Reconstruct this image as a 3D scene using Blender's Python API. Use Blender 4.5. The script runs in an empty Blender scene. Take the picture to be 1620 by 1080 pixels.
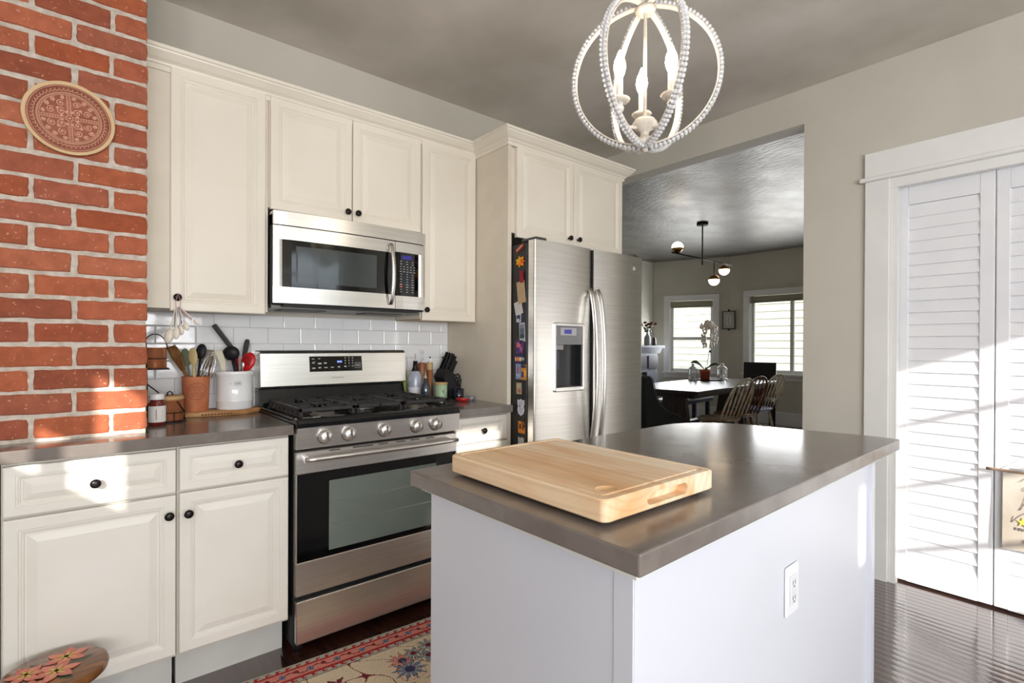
import bpy, math, random
from mathutils import Vector, Matrix
rnd = random.Random(7)
sc = bpy.context.scene
PI = math.pi

# ------------------------------------------------------------------ camera
cam_d = bpy.data.cameras.new('camera')
cam_d.sensor_width = 36.0
cam_d.lens = 817.3 / 1620 * 36
cam_d.shift_y = 8.5 / 1620
cam_d.clip_start = 0.02
cam = bpy.data.objects.new('camera', cam_d)
sc.collection.objects.link(cam)
YAW, PITCH, ROLL = 0.876, -0.0035, 0.0043
F = Vector((math.cos(YAW) * math.cos(PITCH), math.sin(YAW) * math.cos(PITCH), math.sin(PITCH)))
Rt = F.cross(Vector((0, 0, 1))).normalized()
Up = Rt.cross(F)
r2 = Rt * math.cos(ROLL) + Up * math.sin(ROLL)
u2 = Up * math.cos(ROLL) - Rt * math.sin(ROLL)
M = Matrix((r2, u2, -F)).transposed().to_4x4()
M.translation = Vector((0, 0, 1.232))
cam.matrix_world = M
sc.camera = cam

# ------------------------------------------------------------------ world, sun, added area lights
w = bpy.data.worlds.new('sky')
sc.world = w
w.use_nodes = True
nt = w.node_tree
nt.nodes.clear()
wo = nt.nodes.new('ShaderNodeOutputWorld')
bg = nt.nodes.new('ShaderNodeBackground')
bg.inputs[0].default_value = (0.80, 0.90, 1.0, 1)
bg.inputs[1].default_value = 2.6
nt.links.new(bg.outputs[0], wo.inputs[0])

sun_d = bpy.data.lights.new('sun', 'SUN')
sun_d.energy = 5.0
sun_d.angle = math.radians(0.5)
sun_d.color = (1.0, 0.95, 0.87)
sun = bpy.data.objects.new('sun', sun_d)
sc.collection.objects.link(sun)
SD = Vector((1.39, 2.56, -1.0)).normalized()
sun.rotation_euler = SD.to_track_quat('-Z', 'Y').to_euler()
sun.location = (-4, -6, 4)


def area(name, loc, direction, sx, sy, power, color):
    d = bpy.data.lights.new(name, 'AREA')
    d.shape = 'RECTANGLE'
    d.size = sx
    d.size_y = sy
    d.energy = power
    d.color = color
    o = bpy.data.objects.new(name, d)
    sc.collection.objects.link(o)
    o.location = loc
    o.rotation_euler = Vector(direction).to_track_quat('-Z', 'Z').to_euler()
    return o


# added area lights: fill before solid rear and left walls, boost at the dining windows
area('added_fill_rear', (0.0, -2.62, 1.55), (0, 1, .32), 2.2, 1.3, 88, (0.96, 0.97, 1.0))  # added fill light; the wall behind it has no opening
area('added_fill_left_rear', (-1.53, -1.9, 1.45), (1, 0, .32), 1.3, 1.3, 62, (0.90, 0.94, 1.0))  # added fill light against the solid part of the left wall
area('added_boost_dining_bay', (8.10, 4.93, 1.40), (-1, -.34, 0), 0.7, 1.2, 14, (0.95, 0.97, 1.0))
area('added_boost_dining_far', (8.33, 3.30, 1.42), (-1, 0, 0), 1.35, 1.2, 21, (0.95, 0.97, 1.0))

sc.view_settings.view_transform = 'Standard'
sc.view_settings.look = 'None'
sc.view_settings.exposure = 0.55
sc.view_settings.gamma = 1.0
sc.view_settings.use_curve_mapping = False


# ------------------------------------------------------------------ materials
def lin(c):
    return tuple(((x / 255) / 12.92 if x / 255 <= 0.04045 else ((x / 255 + 0.055) / 1.055) ** 2.4) for x in c)


MATS = {}


def mat(name, rgb, rough=0.5, metal=0.0, rgb2=None, scale=8.0, stretch=(1, 1, 1), detail=3.0, ramp=(0.35, 0.65),
        bump=0.0, bscale=None, bstretch=None, spec=0.5, coat=0.0, trans=0.0, ior=1.45, emit=None, estr=0.0, rvar=0.0,
        aniso=0.0, sheen=0.0, bdist=0.002):
    if name in MATS:
        return MATS[name]
    m = bpy.data.materials.new(name)
    MATS[name] = m
    m.use_nodes = True
    n = m.node_tree.nodes
    l = m.node_tree.links
    b = n['Principled BSDF']
    col = lin(rgb)
    b.inputs['Base Color'].default_value = (*col, 1)
    b.inputs['Roughness'].default_value = rough
    b.inputs['Metallic'].default_value = metal
    b.inputs['Specular IOR Level'].default_value = spec
    b.inputs['Coat Weight'].default_value = coat
    b.inputs['Coat Roughness'].default_value = 0.08
    b.inputs['Transmission Weight'].default_value = trans
    b.inputs['IOR'].default_value = ior
    b.inputs['Anisotropic'].default_value = aniso
    b.inputs['Sheen Weight'].default_value = sheen
    if emit:
        b.inputs['Emission Color'].default_value = (*lin(emit), 1)
        b.inputs['Emission Strength'].default_value = estr
    tc = n.new('ShaderNodeTexCoord')
    if rgb2 is None:
        rgb2 = tuple(max(0, c - 6) for c in rgb)
    mp = n.new('ShaderNodeMapping')
    mp.inputs['Scale'].default_value = stretch
    l.new(tc.outputs['Object'], mp.inputs[0])
    ns = n.new('ShaderNodeTexNoise')
    ns.inputs['Scale'].default_value = scale
    ns.inputs['Detail'].default_value = detail
    l.new(mp.outputs[0], ns.inputs[0])
    cr = n.new('ShaderNodeValToRGB')
    cr.color_ramp.elements[0].position = ramp[0]
    cr.color_ramp.elements[1].position = ramp[1]
    cr.color_ramp.elements[0].color = (*col, 1)
    cr.color_ramp.elements[1].color = (*lin(rgb2), 1)
    l.new(ns.outputs[0], cr.inputs[0])
    l.new(cr.outputs[0], b.inputs['Base Color'])
    if rvar:
        mr = n.new('ShaderNodeMapRange')
        mr.inputs['To Min'].default_value = max(0, rough - rvar)
        mr.inputs['To Max'].default_value = rough + rvar
        l.new(ns.outputs[0], mr.inputs[0])
        l.new(mr.outputs[0], b.inputs['Roughness'])
    if bump:
        mp2 = n.new('ShaderNodeMapping')
        mp2.inputs['Scale'].default_value = bstretch or stretch
        l.new(tc.outputs['Object'], mp2.inputs[0])
        n2 = n.new('ShaderNodeTexNoise')
        n2.inputs['Scale'].default_value = bscale or scale
        n2.inputs['Detail'].default_value = 4
        l.new(mp2.outputs[0], n2.inputs[0])
        bp = n.new('ShaderNodeBump')
        bp.inputs['Strength'].default_value = bump
        bp.inputs['Distance'].default_value = bdist
        l.new(n2.outputs[0], bp.inputs['Height'])
        l.new(bp.outputs[0], b.inputs['Normal'])
    return m


def vcol_mat(name, rough=0.6, bump=0.0, bscale=60, mix=0.25, nscale=25, spec=0.4, metal=0.0):
    """material whose base colour is the mesh's own 'tint' attribute, broken up by noise"""
    m = mat(name, (255, 255, 255), rough=rough, rgb2=(200, 200, 200), scale=nscale, bump=bump, bscale=bscale, spec=spec, metal=metal)
    n = m.node_tree.nodes
    l = m.node_tree.links
    b = n['Principled BSDF']
    at = n.new('ShaderNodeAttribute')
    at.attribute_name = 'tint'
    mx = n.new('ShaderNodeMix')
    mx.data_type = 'RGBA'
    mx.blend_type = 'MULTIPLY'
    mx.inputs['Factor'].default_value = mix
    src = b.inputs['Base Color'].links[0].from_socket
    l.new(at.outputs['Color'], mx.inputs['A'])
    l.new(src, mx.inputs['B'])
    l.new(mx.outputs['Result'], b.inputs['Base Color'])
    return m


cream = mat('cream_paint', (238, 230, 216), rough=0.33, rgb2=(233, 225, 210), scale=3, bump=0.05, bscale=90)
cream_base = mat('warm_white_paint', (236, 232, 224), rough=0.33, rgb2=(230, 225, 215), scale=3, bump=0.05, bscale=90)
gapm = mat('cabinet_box_paint', (232, 222, 206), rough=0.45)
white = mat('white_paint', (238, 238, 240), rough=0.35, rgb2=(232, 232, 236), scale=4)
trimw = mat('white_trim_paint', (236, 235, 232), rough=0.3, rgb2=(230, 229, 226), scale=4)
wallm = mat('greige_wall_paint', (204, 199, 187), rough=0.6, rgb2=(198, 193, 181), scale=2.5, bump=0.12, bscale=55)
dwall = mat('dining_wall_paint', (208, 204, 190), rough=0.7, rgb2=(202, 198, 184), scale=2.5, bump=0.12, bscale=55)
ceilm = mat('taupe_ceiling_paint', (220, 214, 205), rough=0.40, rgb2=(196, 189, 178), scale=1.6, detail=6, bump=0.25, bscale=7, rvar=0.08, bdist=0.01)
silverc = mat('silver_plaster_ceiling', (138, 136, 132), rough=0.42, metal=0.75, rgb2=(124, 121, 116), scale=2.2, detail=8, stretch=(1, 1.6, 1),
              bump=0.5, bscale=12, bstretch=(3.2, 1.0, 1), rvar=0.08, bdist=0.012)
quartz = mat('grey_quartz', (124, 116, 110), rough=0.16, rgb2=(112, 104, 99), scale=14, detail=6, spec=0.6, rvar=0.05)
steel = mat('brushed_steel', (238, 235, 230), rough=0.30, metal=1.0, rgb2=(228, 225, 220), scale=3, stretch=(1, 1, 40), rvar=0.03)
steel_s = mat('satin_steel', (232, 230, 227), rough=0.3, metal=1.0)
chrome = mat('polished_metal', (215, 215, 215), rough=0.1, metal=1.0)
blackg = mat('black_glass', (9, 9, 10), rough=0.06, spec=0.6, coat=0.4)
blacke = mat('black_enamel', (16, 17, 20), rough=0.15, spec=0.6)
blackm = mat('matt_black', (24, 24, 25), rough=0.55)
iron = mat('cast_iron', (52, 50, 49), rough=0.55, rgb2=(40, 39, 38), scale=40, bump=0.2, bscale=150)
knobm = mat('oil_rubbed_bronze', (38, 34, 32), rough=0.3, metal=0.6)
darkside = mat('charcoal_side', (48, 47, 46), rough=0.5, rgb2=(42, 41, 40), bump=0.1, bscale=200)
tilew = mat('white_glazed_tile', (240, 240, 240), rough=0.1, rgb2=(234, 235, 237), scale=6, bump=0.25, bscale=14, bdist=0.004, coat=0.3)
grout = mat('grey_grout', (206, 205, 202), rough=0.8)
mortar = mat('lime_mortar', (214, 204, 192), rough=0.9, rgb2=(186, 174, 160), scale=38, bump=0.9, bscale=60, bdist=0.006)
terra = mat('terracotta', (196, 122, 84), rough=0.7, rgb2=(180, 104, 68), scale=18, bump=0.1, bscale=60)
terrad = mat('dark_terracotta', (140, 80, 58), rough=0.8)
ceramic = mat('white_ceramic', (240, 240, 240), rough=0.12, coat=0.4)
copper = mat('copper', (226, 150, 108), rough=0.28, metal=0.65, rgb2=(206, 128, 88), scale=20)
tanwood = mat('pale_wood', (208, 178, 130), rough=0.5, rgb2=(188, 152, 104), scale=6, stretch=(1, 1, 8))
oakwood = mat('honey_wood', (192, 150, 96), rough=0.45, rgb2=(160, 116, 66), scale=6, stretch=(1, 6, 6))
olive = mat('olive_wood', (150, 108, 62), rough=0.5, rgb2=(104, 66, 36), scale=14, stretch=(3, 3, 1))
brownwood = mat('reddish_wood', (130, 78, 50), rough=0.4, rgb2=(90, 48, 30), scale=12, stretch=(3, 3, 1))
darkwood = mat('dark_table_wood', (62, 54, 50), rough=0.3, rgb2=(46, 38, 35), scale=5, stretch=(1, 8, 1))
redpl = mat('red_plastic', (196, 30, 34), rough=0.3)
creampl = mat('ivory_plastic', (232, 226, 204), rough=0.4)
greypl = mat('dark_grey_plastic', (70, 70, 72), rough=0.4)
greeng = mat('green_enamel', (170, 196, 164), rough=0.3)
leaf = mat('leaf_green', (70, 96, 52), rough=0.4, rgb2=(50, 76, 40), scale=20)
petal = mat('white_petal', (236, 232, 224), rough=0.5, rgb2=(226, 214, 206), scale=30)
velvet = mat('black_velvet', (14, 18, 18), rough=0.85, sheen=0.08)
blueg = mat('pale_blue_grey_paint', (128, 132, 142), rough=0.4)
brass = mat('brass', (180, 140, 92), rough=0.25, metal=1.0)
crystal = mat('clear_crystal', (255, 255, 255), rough=0.05, trans=0.5, ior=1.5, coat=0.5, rgb2=(250, 250, 252))
glassw = mat('window_glass', (255, 255, 255), rough=0.0, trans=1.0, ior=1.02, spec=0.1, rgb2=(250, 252, 252))
glass = mat('clear_glass', (250, 252, 252), rough=0.02, trans=0.95, ior=1.3, rgb2=(244, 248, 248))
paper = mat('white_paper', (232, 230, 226), rough=0.8)


# ------------------------------------------------------------------ mesh building
ORG = {}
LABELS = {}


class MB:
    def __init__(self):
        self.v = []
        self.f = []
        self.mi = []
        self.sm = []
        self.col = []
        self.m = 0
        self.tint = None

    def add(self, verts, faces, smooth=False, tint=None):
        b = len(self.v)
        self.v += [tuple(p) for p in verts]
        for f in faces:
            self.f.append([i + b for i in f])
            self.mi.append(self.m)
            self.sm.append(smooth)
            self.col.append(tint or self.tint)
        return self

    def box(self, x0, x1, y0, y1, z0, z1, bev=0.0, M=None, tint=None):
        if x0 > x1: x0, x1 = x1, x0
        if y0 > y1: y0, y1 = y1, y0
        if z0 > z1: z0, z1 = z1, z0
        if bev <= 0:
            v = [Vector((x, y, z)) for z in (z0, z1) for y in (y0, y1) for x in (x0, x1)]
            f = [(0, 2, 3, 1), (4, 5, 7, 6), (0, 1, 5, 4), (2, 6, 7, 3), (0, 4, 6, 2), (1, 3, 7, 5)]
        else:
            b = min(bev, (x1 - x0) * .49, (y1 - y0) * .49, (z1 - z0) * .49)
            X, Y, Z = (x0, x1), (y0, y1), (z0, z1)
            v = []
            idx = {}
            for i in (0, 1):
                for j in (0, 1):
                    for k in (0, 1):
                        sx, sy, sz = (1, -1)[i], (1, -1)[j], (1, -1)[k]
                        for ax in range(3):
                            p = [X[i] + sx * b, Y[j] + sy * b, Z[k] + sz * b]
                            p[ax] = (X[i], Y[j], Z[k])[ax]
                            idx[(i, j, k, ax)] = len(v)
                            v.append(Vector(p))
            f = []
            for i in (0, 1):
                q = [idx[(i, 0, 0, 0)], idx[(i, 1, 0, 0)], idx[(i, 1, 1, 0)], idx[(i, 0, 1, 0)]]
                f.append(q if i else q[::-1])
                q = [idx[(0, i, 0, 1)], idx[(1, i, 0, 1)], idx[(1, i, 1, 1)], idx[(0, i, 1, 1)]]
                f.append(q[::-1] if i else q)
                q = [idx[(0, 0, i, 2)], idx[(1, 0, i, 2)], idx[(1, 1, i, 2)], idx[(0, 1, i, 2)]]
                f.append(q if i else q[::-1])
            for a in (0, 1):
                for c in (0, 1):
                    fl = (a + c) % 2
                    q = [idx[(a, c, 0, 0)], idx[(a, c, 1, 0)], idx[(a, c, 1, 1)], idx[(a, c, 0, 1)]]
                    f.append(q[::-1] if fl else q)
                    q = [idx[(a, 0, c, 0)], idx[(a, 0, c, 2)], idx[(a, 1, c, 2)], idx[(a, 1, c, 0)]]
                    f.append(q[::-1] if fl else q)
                    q = [idx[(0, a, c, 1)], idx[(1, a, c, 1)], idx[(1, a, c, 2)], idx[(0, a, c, 2)]]
                    f.append(q[::-1] if fl else q)
            for i in (0, 1):
                for j in (0, 1):
                    for k in (0, 1):
                        q = [idx[(i, j, k, 0)], idx[(i, j, k, 1)], idx[(i, j, k, 2)]]
                        f.append(q if (i + j + k) % 2 else q[::-1])
        if M is not None:
            v = [M @ p for p in v]
        return self.add(v, f, tint=tint)

    def lathe(self, prof, c, n=24, axis='Z', M=None, smooth=True, caps=True, tint=None):
        """prof: list of (radius, height); c: origin"""
        v = []
        f = []
        for r, h in prof:
            for i in range(n):
                a = 2 * PI * i / n
                p = Vector((r * math.cos(a), r * math.sin(a), h))
                if axis == 'Y':
                    p = Vector((p.x, p.z, -p.y)) if False else Vector((p.x, -p.z, p.y))
                elif axis == 'X':
                    p = Vector((p.z, p.x, p.y))
                if M is not None:
                    p = M @ p
                v.append(p + Vector(c))
        for k in range(len(prof) - 1):
            for i in range(n):
                j = (i + 1) % n
                f.append((k * n + i, k * n + j, (k + 1) * n + j, (k + 1) * n + i))
        if caps:
            if prof[0][0] > 1e-5:
                f.append(tuple(range(n))[::-1])
            if prof[-1][0] > 1e-5:
                f.append(tuple((len(prof) - 1) * n + i for i in range(n)))
        return self.add(v, f, smooth, tint=tint)

    def tube(self, pts, r, n=8, closed=False, caps=True, smooth=True, flat=None, tint=None):
        """pts polyline; r radius or list; flat=(a,b) elliptical scale with flat axis toward 'up' vector"""
        pts = [Vector(p) for p in pts]
        N = len(pts)
        rs = r if isinstance(r, (list, tuple)) else [r] * N
        v = []
        f = []
        prev = None
        for i, p in enumerate(pts):
            if closed:
                t = pts[(i + 1) % N] - pts[i - 1]
            else:
                t = pts[min(i + 1, N - 1)] - pts[max(i - 1, 0)]
            t.normalize()
            if prev is None:
                ref = Vector((0, 0, 1)) if abs(t.z) < .9 else Vector((1, 0, 0))
                a = t.cross(ref).normalized()
            else:
                a = (prev - t * prev.dot(t)).normalized()
            prev = a
            b = t.cross(a)
            for k in range(n):
                an = 2 * PI * k / n + PI / n
                fa, fb = flat if flat else (1, 1)
                v.append(p + (a * math.cos(an) * fa + b * math.sin(an) * fb) * rs[i])
        for i in range(N if closed else N - 1):
            j = (i + 1) % N
            for k in range(n):
                l = (k + 1) % n
                f.append((i * n + k, i * n + l, j * n + l, j * n + k))
        if caps and not closed:
            f.append(tuple(range(n))[::-1])
            f.append(tuple((N - 1) * n + k for k in range(n)))
        return self.add(v, f, smooth, tint=tint)

    def ball(self, c, r, n=14, m=8, M=None, tint=None):
        rx, ry, rz = r if isinstance(r, (tuple, list)) else (r, r, r)
        v = [Vector((0, 0, -rz))]
        f = []
        for k in range(1, m):
            th = PI * k / m
            for i in range(n):
                a = 2 * PI * i / n
                v.append(Vector((rx * math.sin(th) * math.cos(a), ry * math.sin(th) * math.sin(a), -rz * math.cos(th))))
        v.append(Vector((0, 0, rz)))
        for i in range(n):
            j = (i + 1) % n
            f.append((0, 1 + j, 1 + i))
            f.append((len(v) - 1, 1 + (m - 2) * n + i, 1 + (m - 2) * n + j))
            for k in range(m - 2):
                f.append((1 + k * n + i, 1 + k * n + j, 1 + (k + 1) * n + j, 1 + (k + 1) * n + i))
        if M is not None:
            v = [M @ p for p in v]
        v = [p + Vector(c) for p in v]
        return self.add(v, f, True, tint=tint)

    def prism(self, poly, a0, a1, axis='Z', tint=None, smooth=False):
        """extrude 2D polygon along axis. axis Z: (x,y); Y: (x,z); X: (y,z)"""
        def P(p, h):
            if axis == 'Z': return Vector((p[0], p[1], h))
            if axis == 'Y': return Vector((p[0], h, p[1]))
            return Vector((h, p[0], p[1]))
        n = len(poly)
        v = [P(p, a0) for p in poly] + [P(p, a1) for p in poly]
        f = [tuple(range(n))[::-1], tuple(range(n, 2 * n))]
        for i in range(n):
            j = (i + 1) % n
            f.append((i, j, n + j, n + i))
        self.add(v, f, smooth, tint=tint)
        return self

    def rings(self, loops, close_last=True, close_first=False, smooth=False):
        """loops of equal length joined"""
        n = len(loops[0])
        v = [p for lp in loops for p in lp]
        f = []
        for k in range(len(loops) - 1):
            for i in range(n):
                j = (i + 1) % n
                f.append((k * n + i, k * n + j, (k + 1) * n + j, (k + 1) * n + i))
        if close_last:
            f.append(tuple((len(loops) - 1) * n + i for i in range(n)))
        if close_first:
            f.append(tuple(range(n))[::-1])
        return self.add(v, f, smooth)

    def build(self, name, mats, parent=None, loc=None, recalc=True):
        if not isinstance(mats, (list, tuple)):
            mats = [mats]
        if parent is not None:
            org = ORG[parent.name]
        elif loc is not None:
            org = Vector(loc)
        else:
            xs = [p[0] for p in self.v]; ys = [p[1] for p in self.v]; zs = [p[2] for p in self.v]
            org = Vector(((min(xs) + max(xs)) / 2, (min(ys) + max(ys)) / 2, min(zs)))
        me = bpy.data.meshes.new(name)
        me.from_pydata([(p[0] - org.x, p[1] - org.y, p[2] - org.z) for p in self.v], [], self.f)
        for m in mats:
            me.materials.append(m)
        me.polygons.foreach_set('material_index', self.mi)
        me.polygons.foreach_set('use_smooth', self.sm)
        if any(c is not None for c in self.col):
            at = me.color_attributes.new('tint', 'FLOAT_COLOR', 'CORNER')
            buf = []
            for f, c in zip(self.f, self.col):
                c = lin(c) if c else (1, 1, 1)
                buf += [c[0], c[1], c[2], 1.0] * len(f)
            at.data.foreach_set('color', buf)
        me.validate()
        if recalc:
            import bmesh
            bm = bmesh.new()
            bm.from_mesh(me)
            bmesh.ops.recalc_face_normals(bm, faces=bm.faces)
            bm.to_mesh(me)
            bm.free()
        o = bpy.data.objects.new(name, me)
        sc.collection.objects.link(o)
        if parent is not None:
            o.parent = parent
        else:
            o.location = org
        ORG[o.name] = org
        return o


def tag(o, label, cat, group=None, kind=None):
    o['label'] = label
    o['category'] = cat
    if group: o['group'] = group
    if kind: o['kind'] = kind
    return o


def thing(name, label, cat, loc, group=None, rotz=0):
    o = bpy.data.objects.new(name, None)
    o.empty_display_size = 0.05
    sc.collection.objects.link(o)
    o.location = loc
    o.rotation_euler = (0, 0, rotz)
    ORG[o.name] = Vector(loc)
    return tag(o, label, cat, group)


def struct(name, mb, mats):
    o = mb.build(name, mats)
    o['kind'] = 'structure'
    return o


def copy_tree(o, parent=None):
    c = o.copy()
    sc.collection.objects.link(c)
    c.parent = parent
    ORG[c.name] = ORG[o.name]
    for ch in list(o.children):
        copy_tree(ch, c)
    return c


def boolean_cut(o, cut):
    """subtract cut from o and bake the result into o's mesh"""
    md = o.modifiers.new('cut', 'BOOLEAN')
    md.operation = 'DIFFERENCE'
    md.solver = 'EXACT'
    md.object = cut
    bpy.context.view_layer.update()
    dg = bpy.context.evaluated_depsgraph_get()
    me = bpy.data.meshes.new_from_object(o.evaluated_get(dg))
    o.modifiers.remove(md)
    o.data = me
    bpy.data.objects.remove(cut)


def text_obj(s, size, name, m, parent, loc, rot, extrude=0.0004):
    cu = bpy.data.curves.new(name, 'FONT')
    cu.body = s
    cu.size = size
    cu.extrude = extrude
    cu.align_x = 'CENTER'
    cu.align_y = 'CENTER'
    t = bpy.data.objects.new('tmp', cu)
    sc.collection.objects.link(t)
    bpy.context.view_layer.update()
    me = bpy.data.meshes.new_from_object(t.evaluated_get(bpy.context.evaluated_depsgraph_get()))
    bpy.data.objects.remove(t)
    me.materials.clear()
    me.materials.append(m)
    o = bpy.data.objects.new(name, me)
    sc.collection.objects.link(o)
    if parent is not None:
        o.parent = parent
        o.location = Vector(loc) - ORG[parent.name]
    else:
        o.location = loc
    o.rotation_euler = rot
    ORG[o.name] = Vector(loc)
    return o


def grid_wall(axis, a0, a1, lo, hi, z0, z1, holes, mb=None):
    """slab wall. axis 'X': wall plane x in [a0,a1], spans y lo..hi. holes: (lo,hi,z0,z1)"""
    mb = mb or MB()
    cu = sorted(set([lo, hi] + [h[0] for h in holes] + [h[1] for h in holes]))
    for p, q in zip(cu[:-1], cu[1:]):
        mid = (p + q) / 2
        hz = sorted([(h[2], h[3]) for h in holes if h[0] < mid < h[1]])
        z = z0
        segs = []
        for h0, h1 in hz:
            if h0 > z: segs.append((z, h0))
            z = h1
        if z < z1: segs.append((z, z1))
        for s0, s1 in segs:
            if axis == 'X': mb.box(a0, a1, p, q, s0, s1)
            else: mb.box(p, q, a0, a1, s0, s1)
    return mb


# ------------------------------------------------------------------ room shell
CZ = 2.74
# floor: dark glossy planks running along Y with fine ridges
fm = mat('dark_glossy_floor', (78, 44, 32), rough=0.16, rgb2=(44, 24, 19), scale=7, stretch=(6, 1, 1), detail=6, spec=0.9, ior=1.55, coat=1.0)
n = fm.node_tree.nodes
l = fm.node_tree.links
tc = n.new('ShaderNodeTexCoord')
sep = n.new('ShaderNodeSeparateXYZ')
l.new(tc.outputs['Object'], sep.inputs[0])
mu = n.new('ShaderNodeMath'); mu.operation = 'MULTIPLY'; mu.inputs[1].default_value = PI / 0.042
l.new(sep.outputs[0], mu.inputs[0])
sn = n.new('ShaderNodeMath'); sn.operation = 'SINE'
l.new(mu.outputs[0], sn.inputs[0])
pw = n.new('ShaderNodeMath'); pw.operation = 'ABSOLUTE'
l.new(sn.outputs[0], pw.inputs[0])
bp = n.new('ShaderNodeBump'); bp.inputs['Strength'].default_value = 0.35; bp.inputs['Distance'].default_value = 0.002
l.new(pw.outputs[0], bp.inputs['Height'])
l.new(bp.outputs[0], n['Principled BSDF'].inputs['Normal'])
l.new(bp.outputs[0], n['Principled BSDF'].inputs['Coat Normal'])
struct('floor', MB().box(-1.75, 8.6, -2.85, 5.75, -0.1, 0.0), fm)
struct('ceiling', MB().box(-1.75, 3.38, -2.85, 2.88, CZ, CZ + 0.1), ceilm)
o = struct('ceiling', MB().box(3.38, 8.6, 1.0, 5.75, CZ, CZ + 0.1), silverc)
# range wall (rear), continues behind brick and cabinets
struct('wall_rear', MB().box(-1.75, 3.25, 2.73, 2.88, 0, CZ), wallm)
# right wall with the opening to the dining room and the closet opening
o = struct('wall_right', grid_wall('X', 3.25, 3.38, -2.85, 2.88, 0, CZ, [(1.235, 2.73, -0.01, 2.535), (-0.74, 0.812, -0.01, 2.095)]), wallm)
# closet behind the bifold doors
mb = MB().box(3.9, 3.98, -0.8, 0.9, 0, CZ).box(3.38, 3.9, -0.8, -0.74, 0, CZ).box(3.38, 3.9, 0.84, 0.9, 0, CZ)
struct('wall_closet', mb, wallm)
# walls behind and left of camera; openings assumed, shaped to cast sun patches
assumed_holes_back = [(1.385, 2.60, 0.12, 2.46), (-1.24, -0.94, 2.59, 2.72), (0.05, 0.118, 1.83, 2.065)]
struct('wall_front', grid_wall('Y', -2.72, -2.70, -1.75, 3.38, 0, CZ, assumed_holes_back), wallm)
struct('wall_left', grid_wall('X', -1.62, -1.6, -2.72, 2.88, 0, CZ, [(-1.05, -0.767, 1.91, 2.32), (-0.666, -0.50, 1.91, 2.05)]), wallm)
# muntins of the assumed glazed door, spaced to cast the sun stripes
mb = MB()
for z in (2.183, 1.86, 1.527, 1.20, 0.87, 0.54):
    mb.box(1.385, 2.60, -2.74, -2.72, z - 0.014, z + 0.014)
mb.box(2.0, 2.03, -2.74, -2.72, 0.12, 2.46)
struct('assumed_door_6', mb, trimw)
# window casings added on the solid walls to frame the area lights
for k, (x0, x1, y0, y1) in enumerate(((-1.15, 1.15, -2.70, -2.66), (-1.6, -1.56, -2.6, -1.2))):
    mb = MB()
    if k == 0:
        for a, b_, c, d in ((x0, x1, 0.83, 0.91), (x0, x1, 2.19, 2.27), (x0, x0 + .07, .91, 2.19), (x1 - .07, x1, .91, 2.19)):
            mb.box(a, b_, y0, y1, c, d)
    else:
        for a, b_, c, d in ((y0, y1, 0.83, 0.91), (y0, y1, 2.19, 2.27), (y0, y0 + .07, .91, 2.19), (y1 - .07, y1, .91, 2.19)):
            mb.box(x0, x1, a, b_, c, d)
    struct('window_%d' % (3 + k), mb, trimw)  # added casing only

# dining room walls
W1a, W1b = Vector((7.964, 5.562, 0)), Vector((8.392, 4.342, 0))
struct('wall_dining_left', MB().box(3.38, 8.0, 5.57, 5.70, 0, CZ), dwall)
struct('wall_dining_partition', MB().box(3.25, 3.38, 2.88, 5.70, 0, CZ), dwall)
struct('wall_dining_near', MB().box(3.38, 8.55, 1.0, 1.12, 0, CZ), dwall)


def slanted_wall(p0, p1, thick, holes, name, m, z1=CZ):
    d = (p1 - p0)
    L_ = d.length
    d.normalize()
    nrm = Vector((-d.y, d.x, 0))  # outward
    if nrm.x < 0: nrm = -nrm
    mb = grid_wall('Y', 0, thick, 0, L_, 0, z1, holes)
    R_ = Matrix((d, nrm, Vector((0, 0, 1)))).transposed().to_4x4()
    mb.v = [tuple(R_ @ Vector(p) + p0) for p in mb.v]
    return mb, R_


mbw, R1 = slanted_wall(W1a, W1b, 0.16, [(0.30, 1.03, 0.76, 2.03)], 'w', dwall)
struct('wall_dining_bay', mbw, dwall)
struct('wall_dining_far', grid_wall('X', 8.392, 8.55, 1.0, 4.36, 0, CZ, [(2.60, 4.00, 0.79, 2.05)]), dwall)


def window(name, p0, R_, w0, w1, z0, z1, muntin_h=None, muntin_v=None, ct=0.10):
    """window set in wall; local x along wall, local y outward"""
    def T(mb):
        mb.v = [tuple(R_ @ Vector(p) + p0) for p in mb.v]
        return mb
    fr = MB()
    fr.box(w0 - ct, w0, -0.025, 0, z0 - 0.02, z1 + ct, .003)
    fr.box(w1, w1 + ct, -0.025, 0, z0 - 0.02, z1 + ct, .003)
    fr.box(w0 - ct, w1 + ct, -0.028, 0, z1, z1 + ct, .003)
    fr.box(w0 - ct, w1 + ct, -0.02, 0, z0 - 0.11, z0 - 0.03, .003)
    for a, b_, c, d in ((w0, w0 + .05, z0, z1), (w1 - .05, w1, z0, z1), (w0, w1, z0, z0 + .05), (w0, w1, z1 - .05, z1)):
        fr.box(a, b_, 0.05, 0.09, c, d)
    for a, b_, c, d in ((w0, w0 + .01, z0, z1), (w1 - .01, w1, z0, z1)):
        fr.box(a, b_, 0.0, 0.14, c, d)
    if muntin_h:
        fr.box(w0, w1, 0.045, 0.085, muntin_h - 0.028, muntin_h + 0.028)
    if muntin_v:
        fr.box(muntin_v - 0.028, muntin_v + 0.028, 0.045, 0.085, z0, z1)
    o = T(fr).build(name, trimw)
    o['kind'] = 'structure'
    T(MB().box(w0 - ct - .01, w1 + ct + .01, -0.06, 0.05, z0 - 0.035, z0, .004)).build('window_sill', trimw, o)
    T(MB().box(w0, w1, 0.064, 0.068, z0, z1)).build('pane', glassw, o)
    return o, T


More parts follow.
